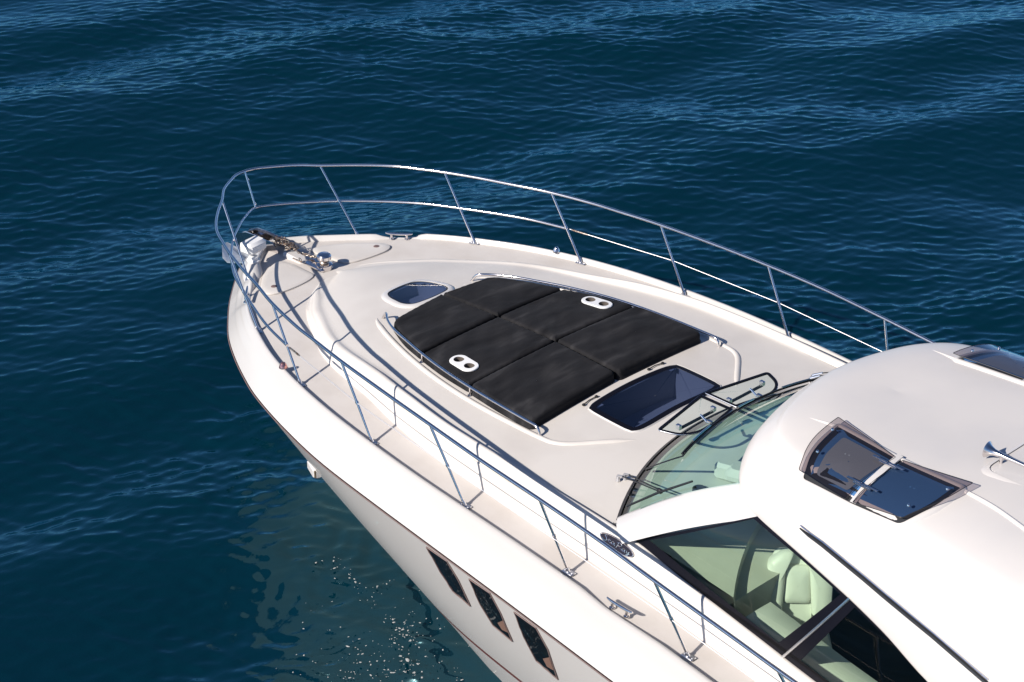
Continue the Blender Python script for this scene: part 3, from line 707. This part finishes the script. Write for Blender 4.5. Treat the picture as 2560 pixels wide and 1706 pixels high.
# ---- sunroofs: white rim, dark sheet painting the shaded opening, two smoked panes that hinge on a middle bar
RIM = [(-5.375,.765),(-6.03,.835),(-6.57,.845),(-6.56,1.16),(-6.46,1.405),(-6.0,1.395),(-5.53,1.365),(-5.43,1.14)]
for sgn, lab in ((1, "port sunroof with two smoked panes tilted open"), (-1, "starboard sunroof with smoked pane tilted open")):
    S = np.array([1, sgn, 1])
    o2 = densify(round_poly(RIM, [.02,.01,.03,.12,.05,.01,.03,.12], 5), .06)
    zf = lambda x, y: top_xy(x, y)
    mb = MB(); rr = [lift(offset(o2, .05), zf, -.004), lift(offset(o2, .035), zf, .014), lift(offset(o2, .012), zf, .022), lift(offset(o2, 0), zf, .018), lift(offset(o2, -.004), zf, .004)]
    mb.grid([[np.array(p)*S for p in r] for r in rr], True); sr = part(mb, "sunroof", M['top'], sharp=50); sr['label'] = lab
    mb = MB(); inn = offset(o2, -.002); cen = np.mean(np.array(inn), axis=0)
    mb.grid([[np.array(p)*S for p in lift([cen + (p-cen)*s_ for p in inn], zf, .005)] for s_ in (1, .7, .4, .02)], True); part(mb, "opening_shade_sheet", M['dark'], sr)  # dark sheet laid on the solid roof, colour stands for shade inside
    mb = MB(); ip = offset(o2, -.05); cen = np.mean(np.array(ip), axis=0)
    mb.grid([[np.array(p)*S for p in lift([cen + (p-cen)*s_ for p in ip], zf, .0075)] for s_ in (1, .7, .4, .02)], True); part(mb, "sky_reflection_sheet", M['inner'], sr)  # added sheet, sky reflection painted as its blue
    mb = MB(); sh = densify(round_poly([(-5.50,.86),(-5.95,.90),(-5.92,1.33),(-5.60,1.30),(-5.53,1.1)], .03, 3), .06); cen = np.mean(np.array(sh), axis=0)
    mb.grid([[np.array(p)*S for p in lift([cen + (p-cen)*s_ for p in sh], zf, .010)] for s_ in (1, .5, .02)], True); part(mb, "sun_shade", M['shade'], sr)
    mb = MB(); mb.grid([[np.array([x, y, zf(x, y) + dz])*S for x, dz in ((-5.972 - .03*k, .016), (-5.974 - .03*k, .028), (-6.026 - .03*k, .028), (-6.028 - .03*k, .016))] for k, y in ((-.5, .80), (.0, 1.0), (.3, 1.2), (.6, 1.395))]); part(mb, "middle_bar", M['gel'], sr)
    for poly, hx, tilt in (([(-5.345,.735),(-5.975,.845),(-5.955,1.40),(-5.47,1.345),(-5.375,1.10)], -5.97, .04), ([(-6.04,.845),(-6.64,.82),(-6.60,1.13),(-6.45,1.40),(-6.02,1.40)], -6.03, .045)):
        pl = densify(round_poly(poly, [.015,.01,.01,.02,.15] if hx > -6 else [.01,.015,.15,.02,.01], 5), .06); L_ = abs(poly[0][0] - hx) if hx > -6 else .72
        pz = lambda x, y: zf(min(max(x, -6.72), -5.42), min(max(y, .8), 1.38)) + .026 + tilt*min(abs(x-hx)/.65, 1.15)
        cen = np.mean(np.array(pl), axis=0)
        g = MB(); g.grid([[np.array(p)*S for p in lift([cen + (p-cen)*s_ for p in pl], pz, 0)] for s_ in (1, .7, .4, .02)], True); pn = part(g, "roof_pane", M['smoke'], sr)
        g = MB(); g.tube([np.array(p)*S for p in lift(pl, pz, 0)], .0028, 6, closed=True); part(g, "pane_trim", M['black'], sr)
        for kx, ky in (((-5.42,.90),(-5.50,1.17)) if hx > -6 else ((-6.54,.99),(-6.42,1.28))):
            z = pz(kx, ky); g = MB(); g.lathe([(0, .014), (.010, .012), (.014, .004), (.014, 0)], np.array([kx, ky, z])*S, n=12); part(g, "pane_knob", M['chrome'], sr)
    for y in (.97, 1.27):
        g = MB()
        for x0, x1 in ((-5.86, -5.99), (-6.01, -6.14)):
            g.box(np.array([(x0+x1)/2, y, zf(-6, y) + .054])*S, (abs(x1-x0), .020, .011), None, .003)
        g.box(np.array([-6.0, y, zf(-6, y) + .040])*S, (.16, .03, .02), None, .006)
        part(g, "pane_hinge", M['chrome'], sr)
# ---- air horn on the hardtop
hx, hy = -6.45, .375; hz = top_xy(hx, hy) + .075
mb = MB(); mb.lathe([(.0, -.05), (.018, -.045), (.047, -.016), (.063, 0), (.066, .002), (.061, -.002), (.040, -.024), (.026, -.06), (.019, -.13), (.015, -.28), (.012, -.46), (.0, -.47)], (hx, hy, hz), (1, .06, .02), 28)
horn = part(mb, "horn", M['chrome'])
for q in (.12, .40):
    mb = MB(); mb.tube([(hx - q, hy - q*.06, hz - .01), (hx - q, hy - q*.06, top_xy(hx - q, hy) - .01)], .013, 8); part(mb, "horn_bracket", M['chrome'], horn)
# soft creases of the roof panel running fore and aft of the sunroofs
for sgn in (1, -1):
    for cr in ([(-5.02,.80),(-5.15,.785),(-5.36,.765)], [(-6.60,.855),(-6.9,.90),(-7.3,1.0),(-7.8,1.12)]):
        mb = MB(); pts = smooth_path([np.array([x, sgn*y, top_xy(x, y) - .010]) for x, y in cr], .05); n = len(pts)
        mb.tube(pts, [.006 + .018*(min(i, n-1)/(n-1) if cr[0][0] > -6 else 1) for i in range(n)], 8); part(mb, "moulded_crease", M['top'], hard)
# moulded step the horn stands on
mb = MB(); rows = []
for q, dz in ((0, -.006), (.03, .006), (.07, .010)):
    o2 = round_poly([(-6.50-q*.6, .60-q), (-8.4, .60-q), (-8.4, -.60+q), (-6.50-q*.6, -.60+q)], .10, 5); rows.append([(p[0], p[1], top_xy(p[0], abs(p[1])) + dz) for p in o2])
mb.grid(rows, True); 
cx_ = rows[-1]; part(mb, "moulded_step", M['top'], hard)

# ---- wipers
def wiper(mount, joint, b0, b1, dark=True):
    mb = MB(); m0 = np.array(mount); j = np.array(joint); d = (j-m0)/np.linalg.norm(j-m0); sd = np.cross(d, [0, 0, 1]); sd /= np.linalg.norm(sd)
    for q in (-.03, .03):
        mb.lathe([(.0, .05), (.014, .048), (.017, .03), (.020, 0)], m0 + sd*q + np.array([0, 0, -.03]), n=12)
        mb.tube([m0 + sd*q + np.array([0, 0, .02]), m0 + sd*q + d*.10 + np.array([0, 0, .03])], [.013, .010], 8)
    wp = part(mb, "wiper", M['chrome2'])
    g = MB()
    for q in (-.03, .03): g.tube([m0 + sd*q + d*.09 + np.array([0, 0, .03]), j + sd*q*.35], .006, 8)
    g.box(j, (.05, .035, .04), None, .008); part(g, "wiper_arm", M['black'], wp)
    g = MB(); b0, b1 = np.array(b0), np.array(b1); g.tube([b0, b0*.5 + b1*.5 + np.array([.006, 0, .012]), b1], [.009, .011, .009], 8); part(g, "wiper_blade", M['black'], wp)
wsp = lambda w, t: ws_pt(w, t) + np.array([.02, .0, .025])
wiper((-3.53, 1.20, trunk_z(-3.53, 1.2) + .03), wsp(.945, .36), wsp(.955, .08), wsp(.945, .62))
wiper((-3.56, -1.26, trunk_z(-3.56, -1.2) + .03), wsp(-.945, .36), wsp(-.955, .08), wsp(-.945, .62))

# ---- hull windows and docking light
HW = [[(-2.50,2.474,-.288),(-2.78,2.492,-.285),(-2.86,2.43,-.46),(-2.90,2.316,-.757),(-2.67,2.31,-.73),(-2.575,2.374,-.55)],
      [(-3.07,2.50,-.308),(-3.335,2.52,-.305),(-3.405,2.454,-.50),(-3.44,2.335,-.82),(-3.19,2.325,-.80),(-3.10,2.391,-.605)],
      [(-3.64,2.526,-.328),(-3.905,2.54,-.335),(-3.99,2.48,-.53),(-4.0,2.345,-.89),(-3.745,2.35,-.845),(-3.664,2.432,-.598)]]
def hull_y(x, z):
    """half breadth of the topsides at (x, z)"""
    lo, hi = 0., float(NU); b_ = None
    for v in np.linspace(0, 1, 101):
        zr = None
        a_, c_ = 0., float(NU)
        for _ in range(28):
            m_ = (a_+c_)/2
            if hullp(m_, v)[0] > x: a_ = m_
            else: c_ = m_
        p = hullp(a_, v)
        if p[2] <= z: return p[1]
    return p[1]
for sgn in (1, -1):
    S = np.array([1, sgn, 1])
    for k, w_ in enumerate(HW):
        o2 = densify([np.array((p[0], p[2])) for p in w_], .05); cen = np.mean(np.array(o2), axis=0)
        mb = MB(); rr = [[np.array([q[0], hull_y(q[0], q[1]) + .010, q[1]])*S for q in [cen + (p-cen)*s_ for p in o2]] for s_ in (1, .66, .33, .02)]
        mb.grid(rr, True); hw = part(mb, "hull_window", M['winhull'])
        mb = MB(); mb.tube(rr[0], .006, 6, closed=True); part(mb, "window_frame", M['rub'], hw)
        if k > 0 :
            mb = MB(); c2_, c3_, c4_ = [np.array(w_[i])[[0, 2]] for i in (2, 3, 4)]; A_, B_ = c2_*.72 + c3_*.28, c2_*.25 + c3_*.75; C_, D_ = B_*.62 + c4_*.38, A_*.5 + c4_*.5; o3 = [q*.93 + cen*.07 for q in (A_, B_, C_, D_)]; mb.add([np.array([q[0], hull_y(q[0], q[1]) + .013, q[1]])*S for q in o3], [(0, 1, 2, 3)]); part(mb, "window_blind", M['winblind'], hw)
mb = MB(); p = np.array([-.22, hull_y(-.22, -.80), -.80]); mb.box(p, (.24, .10, .13), np.array([[.93, .36, 0], [-.36, .93, 0], [0, 0, 1.]]), .03); dl = part(mb, "docking_light", M['gel'])
mb = MB(); mb.box(p + np.array([-.045, .045, .0]), (.12, .03, .08), np.array([[.93, .36, 0], [-.36, .93, 0], [0, 0, 1.]]), .006); part(mb, "lens", M['brown'], dl)

# ---- name badge on the trunk side
bp0 = np.array(wall(-3.92)[5]); 
def wall_at(x, k):
    w_ = wall(x); i = int(k); f_ = k - i; return np.array(w_[i])*(1-f_) + np.array(w_[min(i+1, len(w_)-1)])*f_
mb = MB(); c_ = wall_at(-4.07, 5.5); e1 = wall_at(-4.23, 5.5) - wall_at(-3.91, 5.5); e1 /= np.linalg.norm(e1); e2 = wall_at(-4.07, 7.2) - wall_at(-4.07, 5.2); e2 -= e1*np.dot(e1, e2); e2 /= np.linalg.norm(e2); nn = np.cross(e1, e2)
if nn[1] < 0: nn = -nn
ov = [c_ + e1*.185*math.cos(t) + e2*.048*math.sin(t) for t in np.linspace(0, 2*math.pi, 36, endpoint=False)]
mb.grid([[p + nn*-.002 for p in ov], [p + nn*.012 for p in ov]], True); mb.cap([p + nn*.012 for p in ov]); bdg = part(mb, "name_badge", M['badge'])
mb = MB(); mb.tube([p + nn*.012 for p in ov], .005, 6, closed=True); part(mb, "badge_rim", M['chrome'], bdg)
# handwritten lettering: S e a  R a y as steel strokes (units: badge half widths)
STROKES = [[(-.62,.42),(-.72,.62),(-.80,.42),(-.66,.05),(-.64,-.35),(-.78,-.52),(-.90,-.30)], [(-.56,-.12),(-.44,-.05),(-.40,.12),(-.47,.20),(-.54,.0),(-.50,-.32),(-.40,-.36),(-.32,-.2)],
 [(-.16,.12),(-.24,.18),(-.31,-.05),(-.27,-.34),(-.17,-.20),(-.13,.14),(-.13,-.24),(-.06,-.36)], [(.10,.55),(.07,.0),(.03,-.50)], [(.0,.40),(.16,.66),(.30,.48),(.24,.14),(.10,.04),(.26,-.18),(.36,-.42)],
 [(.54,.12),(.46,.18),(.39,-.05),(.43,-.34),(.53,-.20),(.57,.14),(.57,-.24),(.63,-.34)], [(.68,.14),(.69,-.16),(.77,-.22),(.82,.14)], [(.84,.16),(.82,-.30),(.76,-.68),(.70,-.60),(.80,-.36),(.90,-.2)]]
mb = MB()
for st_ in STROKES: mb.tube(smooth_path([c_ + e1*.185*a*.92 + e2*.048*b_*.95 + nn*.014 for a, b_ in st_], .006), .0028, 5)
part(mb, "lettering", M['chrome'], bdg)

# ---- cockpit inside the glass
mb = MB(); 
mb.grid([[(x, y, -.95) for y in (-1.75, 0, 1.75)] for x in (-3.5, -6, -9, -12.3)]); part(mb, "cockpit_floor", M['carpet_shade'])
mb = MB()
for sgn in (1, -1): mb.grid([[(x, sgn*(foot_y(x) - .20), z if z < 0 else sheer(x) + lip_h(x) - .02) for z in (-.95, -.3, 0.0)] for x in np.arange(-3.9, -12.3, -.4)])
part(mb, "cockpit_lining", M['carpet_shade'])  # interior shadow under the hardtop put into the lining's dark colour
mb = MB()    # dash top sweeping back under the windscreen, deeper on the port side
rows = []
for k in np.linspace(0, 1, 10):
    rows.append([(ws_base(w)[0] - .04 - (1.05 + .15*w)*k + 0, 1.60*w*(1 - .0*k), trunk_z(max(ws_base(w)[0], -4.1), 1.6*w) - .02 - .10*k - .10*max(0, k-.8)*5*0) for w in np.linspace(-1, 1, 25)])
mb.grid(rows); last = rows[-1]; mb.grid([last, [(p[0] - .05, p[1], p[2] - .35) for p in last], [(p[0] + .0, p[1], -.95) for p in last]])
dsh = part(mb, "dash", M['dash'])
mb = MB(); mb.box((-4.15, .48, .34), (.34, .10, .16), np.array([[.94, -.34, 0], [.34, .94, 0], [0, 0, 1.]]), .03); mb.box((-4.28, .44, .36), (.40, .24, .14), np.array([[.94, -.34, 0], [.34, .94, 0], [0, 0, 1.]]), .05); pod = part(mb, "instrument_pod", M['dash'], dsh)
mb = MB()
for q in range(4): mb.box((-4.43, .50 + .0*q, .31 + .032*q), (.03, .20, .012), np.array([[.94, -.34, 0], [.34, .94, 0], [0, 0, 1.]]))
part(mb, "air_vent", M['dark'], dsh)
mb = MB(); mb.lathe([(.06, 0), (.06, .02), (.045, .03), (.03, .018), (0, .016)], (-4.05, .80, .265), n=18); part(mb, "speaker", M['dark'], dsh)
mb = MB()    # padded bolster under the port side window
rows = []
for x in np.linspace(-5.27, -9.0, 40):
    o_ = sill(x); yb = o_[1] - .22; z = o_[2] - .10; k = min(1, (-5.27 - x)/.12 + .25)
    rows.append([(x, yb + .20*k, z - .40), (x, yb + .20, z - .02), (x, yb + .17, z + .035*k), (x, yb + .08, z + .07*k), (x, yb - .10, z + .065*k), (x, yb - .24, z + .01), (x, yb - .30, z - .10), (x, yb - .31, z - .45)])
mb.grid(rows); mb.cap(rows[0]); part(mb, "side_bolster", M['leather'])
mb = MB()    # sloped inner panel between dash and seat on the port side
mb.grid([[(x, y, z - .02*(abs(y-1.2))) for y in (.35, .7, 1.0, 1.3, 1.62)] for x, z in ((-4.45, .17), (-4.8, .12), (-5.10, .06))]); mb.grid([[(-5.10, y, .06 - .02*abs(y-1.2)) for y in (.35, .7, 1.0, 1.3, 1.62)], [(-5.12, y, -.95) for y in (.35, .7, 1.0, 1.3, 1.62)]])
part(mb, "side_console", M['dash'])

# companion seat: faces aft, stands on the cockpit floor
seat = empty("cockpit_seat", (-5.5, .95, -.95))
tag(seat, "pale leather bucket seat with padded wings behind the yacht's port side window", "seat")
def pad(mb, outline, thick, nrm, origin, ex, ey, puff=.02):
    """soft slab: outline in (ex, ey), puffed along nrm"""
    o2 = densify(round_poly(outline, .05, 5), .04); cen = np.mean(np.array(o2), axis=0); ex, ey, nrm, origin = [np.array(k, float) for k in (ex, ey, nrm, origin)]
    rr = []
    for s_, h in ((.97, 0), (1.0, thick*.3), (1.0, thick*.65), (.965, thick*.93), (.90, thick + puff*.3), (.7, thick + puff*.7), (.35, thick + puff), (.02, thick + puff)):
        rr.append([origin + ex*(cen + (p-cen)*s_)[0] + ey*(cen + (p-cen)*s_)[1] + nrm*h for p in o2])
    mb.grid(rr, True)
n_ = np.array([-.68, .66, .34]); n_ /= np.linalg.norm(n_); ex_ = np.array([.70, .715, 0]); ex_ /= np.linalg.norm(ex_); ey_ = np.cross(n_, ex_)
if ey_[2] < 0: ey_ = -ey_
fw_ = np.array([n_[0], n_[1], 0]); fw_ /= np.linalg.norm(fw_)
og = np.array([-5.215, .895, -.455])
mb = MB(); pad(mb, [(-.25, 0), (.25, 0), (.27, .42), (.17, .66), (-.17, .66), (-.27, .42)], .08, n_, og - n_*.02, ex_, ey_, .01); bk = part(mb, "backrest", M['leather'], seat)
mb = MB(); pad(mb, [(-.115, .22), (.115, .22), (.105, .54), (-.105, .54)], .05, n_, og + n_*.06, ex_, ey_, .025); part(mb, "backrest_panel", M['leather'], bk)
for q in (-1, 1):
    mb = MB(); pad(mb, [(q*.13, .0), (q*.275, .0), (q*.29, .40), (q*.23, .58), (q*.12, .665), (q*.015, .675), (q*.09, .55)], .13, n_, og, ex_, ey_, .03); part(mb, "wing", M['leather'], bk)
mb = MB(); pad(mb, [(-.28, .02), (.28, .02), (.28, .55), (-.28, .55)], .13, (0, 0, 1), og + np.array([0, 0, -.12]), ex_, fw_, .02); cu = part(mb, "seat_cushion", M['leather'], seat)
mb = MB()
for k in range(11): mb.tube([og + fw_*(.14 + .032*k) + ex_*q + np.array([0, 0, .035]) for q in (-.12, .12)], .015, 8)
part(mb, "ribbed_panel", M['leather'], cu)
mb = MB(); mb.box(og + fw_*.28 + np.array([0, 0, -.325]), (.46, .46, .41), None, .04); part(mb, "seat_base", M['dash'], seat)
for o in [c for c in seat.children_recursive]: pass

# ---------------------------------------------------------------- things that lie on the yacht
# six sunpad cushions
def cushion(poly, h, rads, seed, label, cup=None, strap=None, sag=1.0):
    cx, cy = np.mean([p[0] for p in poly]), np.mean([p[1] for p in poly])
    root = empty("sunpad_cushion", (cx, cy, trunk_z(cx, cy)))
    tag(root, label, "cushion", "black cushions of the foredeck sunpad")
    sg_ = 1 if cy > 0 else -1
    poly = [(x - .006*(1 if x > cx else -1), y + (.034*sg_ if abs(y) > .5 else .003*sg_)) for x, y in poly]
    o2 = densify(round_poly(poly, rads, 6), .022); cen = np.array([cx, cy]); g = random.Random(seed); a1, a2, a3 = [g.uniform(0, 6.28) for _ in range(3)]
    def wr(x, y): return .0045*math.sin(x*9 + a1 + 2*math.sin(y*5)) + .004*math.sin(y*13 + a2 + x*4) + .0025*math.sin((x+y)*23 + a3)
    mb = MB(); rr = []
    for off_, hh in ((.010, .0), (.008, h*.10), (-.003, h*.16), (-.001, h*.5), (-.005, h*.76), (-.013, h*.93), (-.027, h*.995)):  # flared hem added so black canvas stands in for shadow in the seams
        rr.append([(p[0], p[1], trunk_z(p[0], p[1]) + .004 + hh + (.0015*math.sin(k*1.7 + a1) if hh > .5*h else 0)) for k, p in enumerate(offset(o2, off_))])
    inn = offset(o2, -.027)
    for s_ in np.linspace(.95, .0, 30):
        s_ = max(s_, .004); rr.append([(q[0], q[1], trunk_z(q[0], q[1]) + .004 + h + .006*(1-s_) + wr(q[0], q[1])) for q in [cen + (p-cen)*s_ for p in inn]])
    hole_at = (lambda p: any(math.hypot(p[0]-c_[0], p[1]-c_[1]) < .064 for c_ in cup)) if cup else None
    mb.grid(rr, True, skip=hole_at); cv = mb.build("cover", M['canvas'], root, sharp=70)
    if cup:
        (x0, y0), (x1, y1) = cup; d = np.array([x1-x0, y1-y0]); ln = np.linalg.norm(d); d /= ln; nrm = np.array([-d[1], d[0]]); m_ = np.array([(x0+x1)/2, (y0+y1)/2]); R0 = .088
        pill = [m_ + d*(ln/2*(1 if math.cos(t) >= 0 else -1) + R0*math.cos(t)) + nrm*R0*math.sin(t) for t in np.linspace(0, 2*math.pi, 40, endpoint=False)]
        zt_ = lambda x, y: trunk_z(x, y) + h + .012
        g_ = MB(); ri = [lift(pill, zt_, -.006), lift(pill, zt_, .004), lift(offset(pill, -.006), zt_, .009)]
        g_.grid(ri, True); N = len(pill)
        # plate face pierced by two round wells
        for c0, sg in (((x0, y0), -1), ((x1, y1), 1)):
            c0 = np.array(c0); hole = []; outl = []
            for t in np.linspace(0, 2*math.pi, 48, endpoint=False):
                a, b_ = math.cos(t), math.sin(t); q = R0 - .006
                r_ = q if a >= 0 else min(q/max(abs(b_), 1e-6), (ln/2)/max(abs(a), 1e-6))
                dr = d*sg*a + nrm*b_; hole.append(c0 + .050*dr); outl.append(c0 + r_*dr)
            g_.grid([lift(outl, zt_, .009), lift(hole, zt_, .009), lift(hole, zt_, .004)], True)
        pl = g_.build("cup_holder", M['plastic'], root)
        for c0 in ((x0, y0), (x1, y1)):
            g_ = MB(); z0 = zt_(*c0); g_.lathe([(.0505, .0085), (.049, .0), (.046, -.065), (.0, -.066)], (c0[0], c0[1], z0), n=28); g_.build("cup_well", M['welldark'], pl)
    if strap:
        g_ = MB(); (x0, y0), (x1, y1) = strap
        for p in (strap): g_.box((p[0], p[1], trunk_z(*p) + .012), (.025, .03, .02), None, .005)
        g_.tube([(x0, y0, trunk_z(x0, y0) + .014), (x0*.5+x1*.5+.012, y0*.5+y1*.5, trunk_z(x0, y0) + .012), (x1, y1, trunk_z(x1, y1) + .012)], .005, 8); g_.build("hold_down_strap", M['black'], root)
    return root
HC = .085
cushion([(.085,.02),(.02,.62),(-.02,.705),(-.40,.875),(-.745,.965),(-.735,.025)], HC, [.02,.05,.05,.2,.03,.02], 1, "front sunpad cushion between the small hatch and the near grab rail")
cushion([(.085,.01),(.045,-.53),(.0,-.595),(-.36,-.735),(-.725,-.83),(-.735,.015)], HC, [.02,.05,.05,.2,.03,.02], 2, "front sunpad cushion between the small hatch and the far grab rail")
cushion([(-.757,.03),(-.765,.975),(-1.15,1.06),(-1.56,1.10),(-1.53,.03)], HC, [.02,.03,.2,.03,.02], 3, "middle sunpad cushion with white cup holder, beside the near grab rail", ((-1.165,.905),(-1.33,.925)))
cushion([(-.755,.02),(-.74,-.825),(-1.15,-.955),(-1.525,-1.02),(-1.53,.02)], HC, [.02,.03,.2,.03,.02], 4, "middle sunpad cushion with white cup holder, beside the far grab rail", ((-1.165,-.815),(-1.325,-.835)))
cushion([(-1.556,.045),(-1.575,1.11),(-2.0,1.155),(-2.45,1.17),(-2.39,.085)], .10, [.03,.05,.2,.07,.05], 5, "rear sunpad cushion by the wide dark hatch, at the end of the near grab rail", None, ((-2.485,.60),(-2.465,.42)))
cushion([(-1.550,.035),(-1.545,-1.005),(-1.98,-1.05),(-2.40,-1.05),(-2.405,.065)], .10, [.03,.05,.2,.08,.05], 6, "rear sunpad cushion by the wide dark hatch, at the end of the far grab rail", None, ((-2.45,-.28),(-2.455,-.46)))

# anchor hanging in the bow roller
anc = empty("plough_anchor", (3.35, .05, -.3)); tag(anc, "grey plough anchor stowed in the bow roller ahead of the yacht's stem", "anchor")
mb = MB(); mb.tube([(2.80, .05, -.135), (3.1, .05, -.155), (3.32, .05, -.175), (3.45, .05, -.25), (3.46, .055, -.42)], [.016, .018, .022, .026, .026], 10); mb.build("shank", M['galv'], anc)
mb = MB()
F0 = [(3.70,.055,-.42),(3.67,.14,-.418),(3.55,.22,-.41),(3.40,.325,-.40),(3.24,.375,-.385),(3.05,.24,-.37),(3.10,.05,-.50)]
def plate(a, mb):
    t_ = np.array([0, 0, -.018]); v_ = [np.array(p) for p in a]; mb.add(v_ + [p + t_ for p in v_], [tuple(range(len(v_))), tuple(range(2*len(v_)-1, len(v_)-1, -1))] + [(i, (i+1) % len(v_), len(v_) + (i+1) % len(v_), len(v_) + i) for i in range(len(v_))])
plate(F0, mb); plate([(x, .05 - (y-.05)*.4, z - .10*(y > .1)) for x, y, z in F0[::-1]], mb)
mb.build("fluke", M['galv'], anc, smooth=False)

# chain lying from the roller back to the windlass
def chain():
    mb = MB(); pts = smooth_path([(2.80,.02,-.115),(2.68,.02,-.095),(2.55,.03,-.07),(2.42,.065,-.045),(2.30,.085,-.04),(2.2,.075,-.035),(2.08,.06,-.02),(1.975,.05,.005)], .004); L_ = [0]
    for a, b_ in zip(pts, pts[1:]): L_.append(L_[-1] + np.linalg.norm(b_-a))
    g = random.Random(3)
    def link(c0, d, roll, k=1.0):
        u = np.cross(d, [0, 0, 1]); u /= np.linalg.norm(u); v = np.cross(d, u); s_ = math.cos(roll)*u + math.sin(roll)*v
        mb.tube([c0 + d*.021*k*math.cos(t)*1.15 + s_*.013*k*math.sin(t) for t in np.linspace(0, 2*math.pi, 10, endpoint=False)], .0048*k, 5, closed=True)
    s_ = 0; k = 0
    while s_ < L_[-1]:
        i = min(np.searchsorted(L_, s_), len(pts)-2); d = pts[i+1]-pts[i]; d /= np.linalg.norm(d)
        link(pts[i] + np.array([0, 0, g.uniform(0, .006)]), d, (k % 2)*math.pi/2 + .5 + g.uniform(-.3, .3)); s_ += .031; k += 1
    for q in range(44):                                    # loose bights heaped beside the ramp
        t = g.random(); c0 = np.array([2.84 - .42*t, .0 + .06*t + g.gauss(0, .035), -.100 + .055*t + abs(g.gauss(0, .018))]); a = g.random()*6.28
        link(c0, np.array([math.cos(a), math.sin(a), g.uniform(-.3, .3)]), g.random()*3, 1.1)
    o = mb.build("anchor_chain", M['chain']); tag(o, "rusty galvanised chain running from the bow roller to the windlass", "chain")
chain()
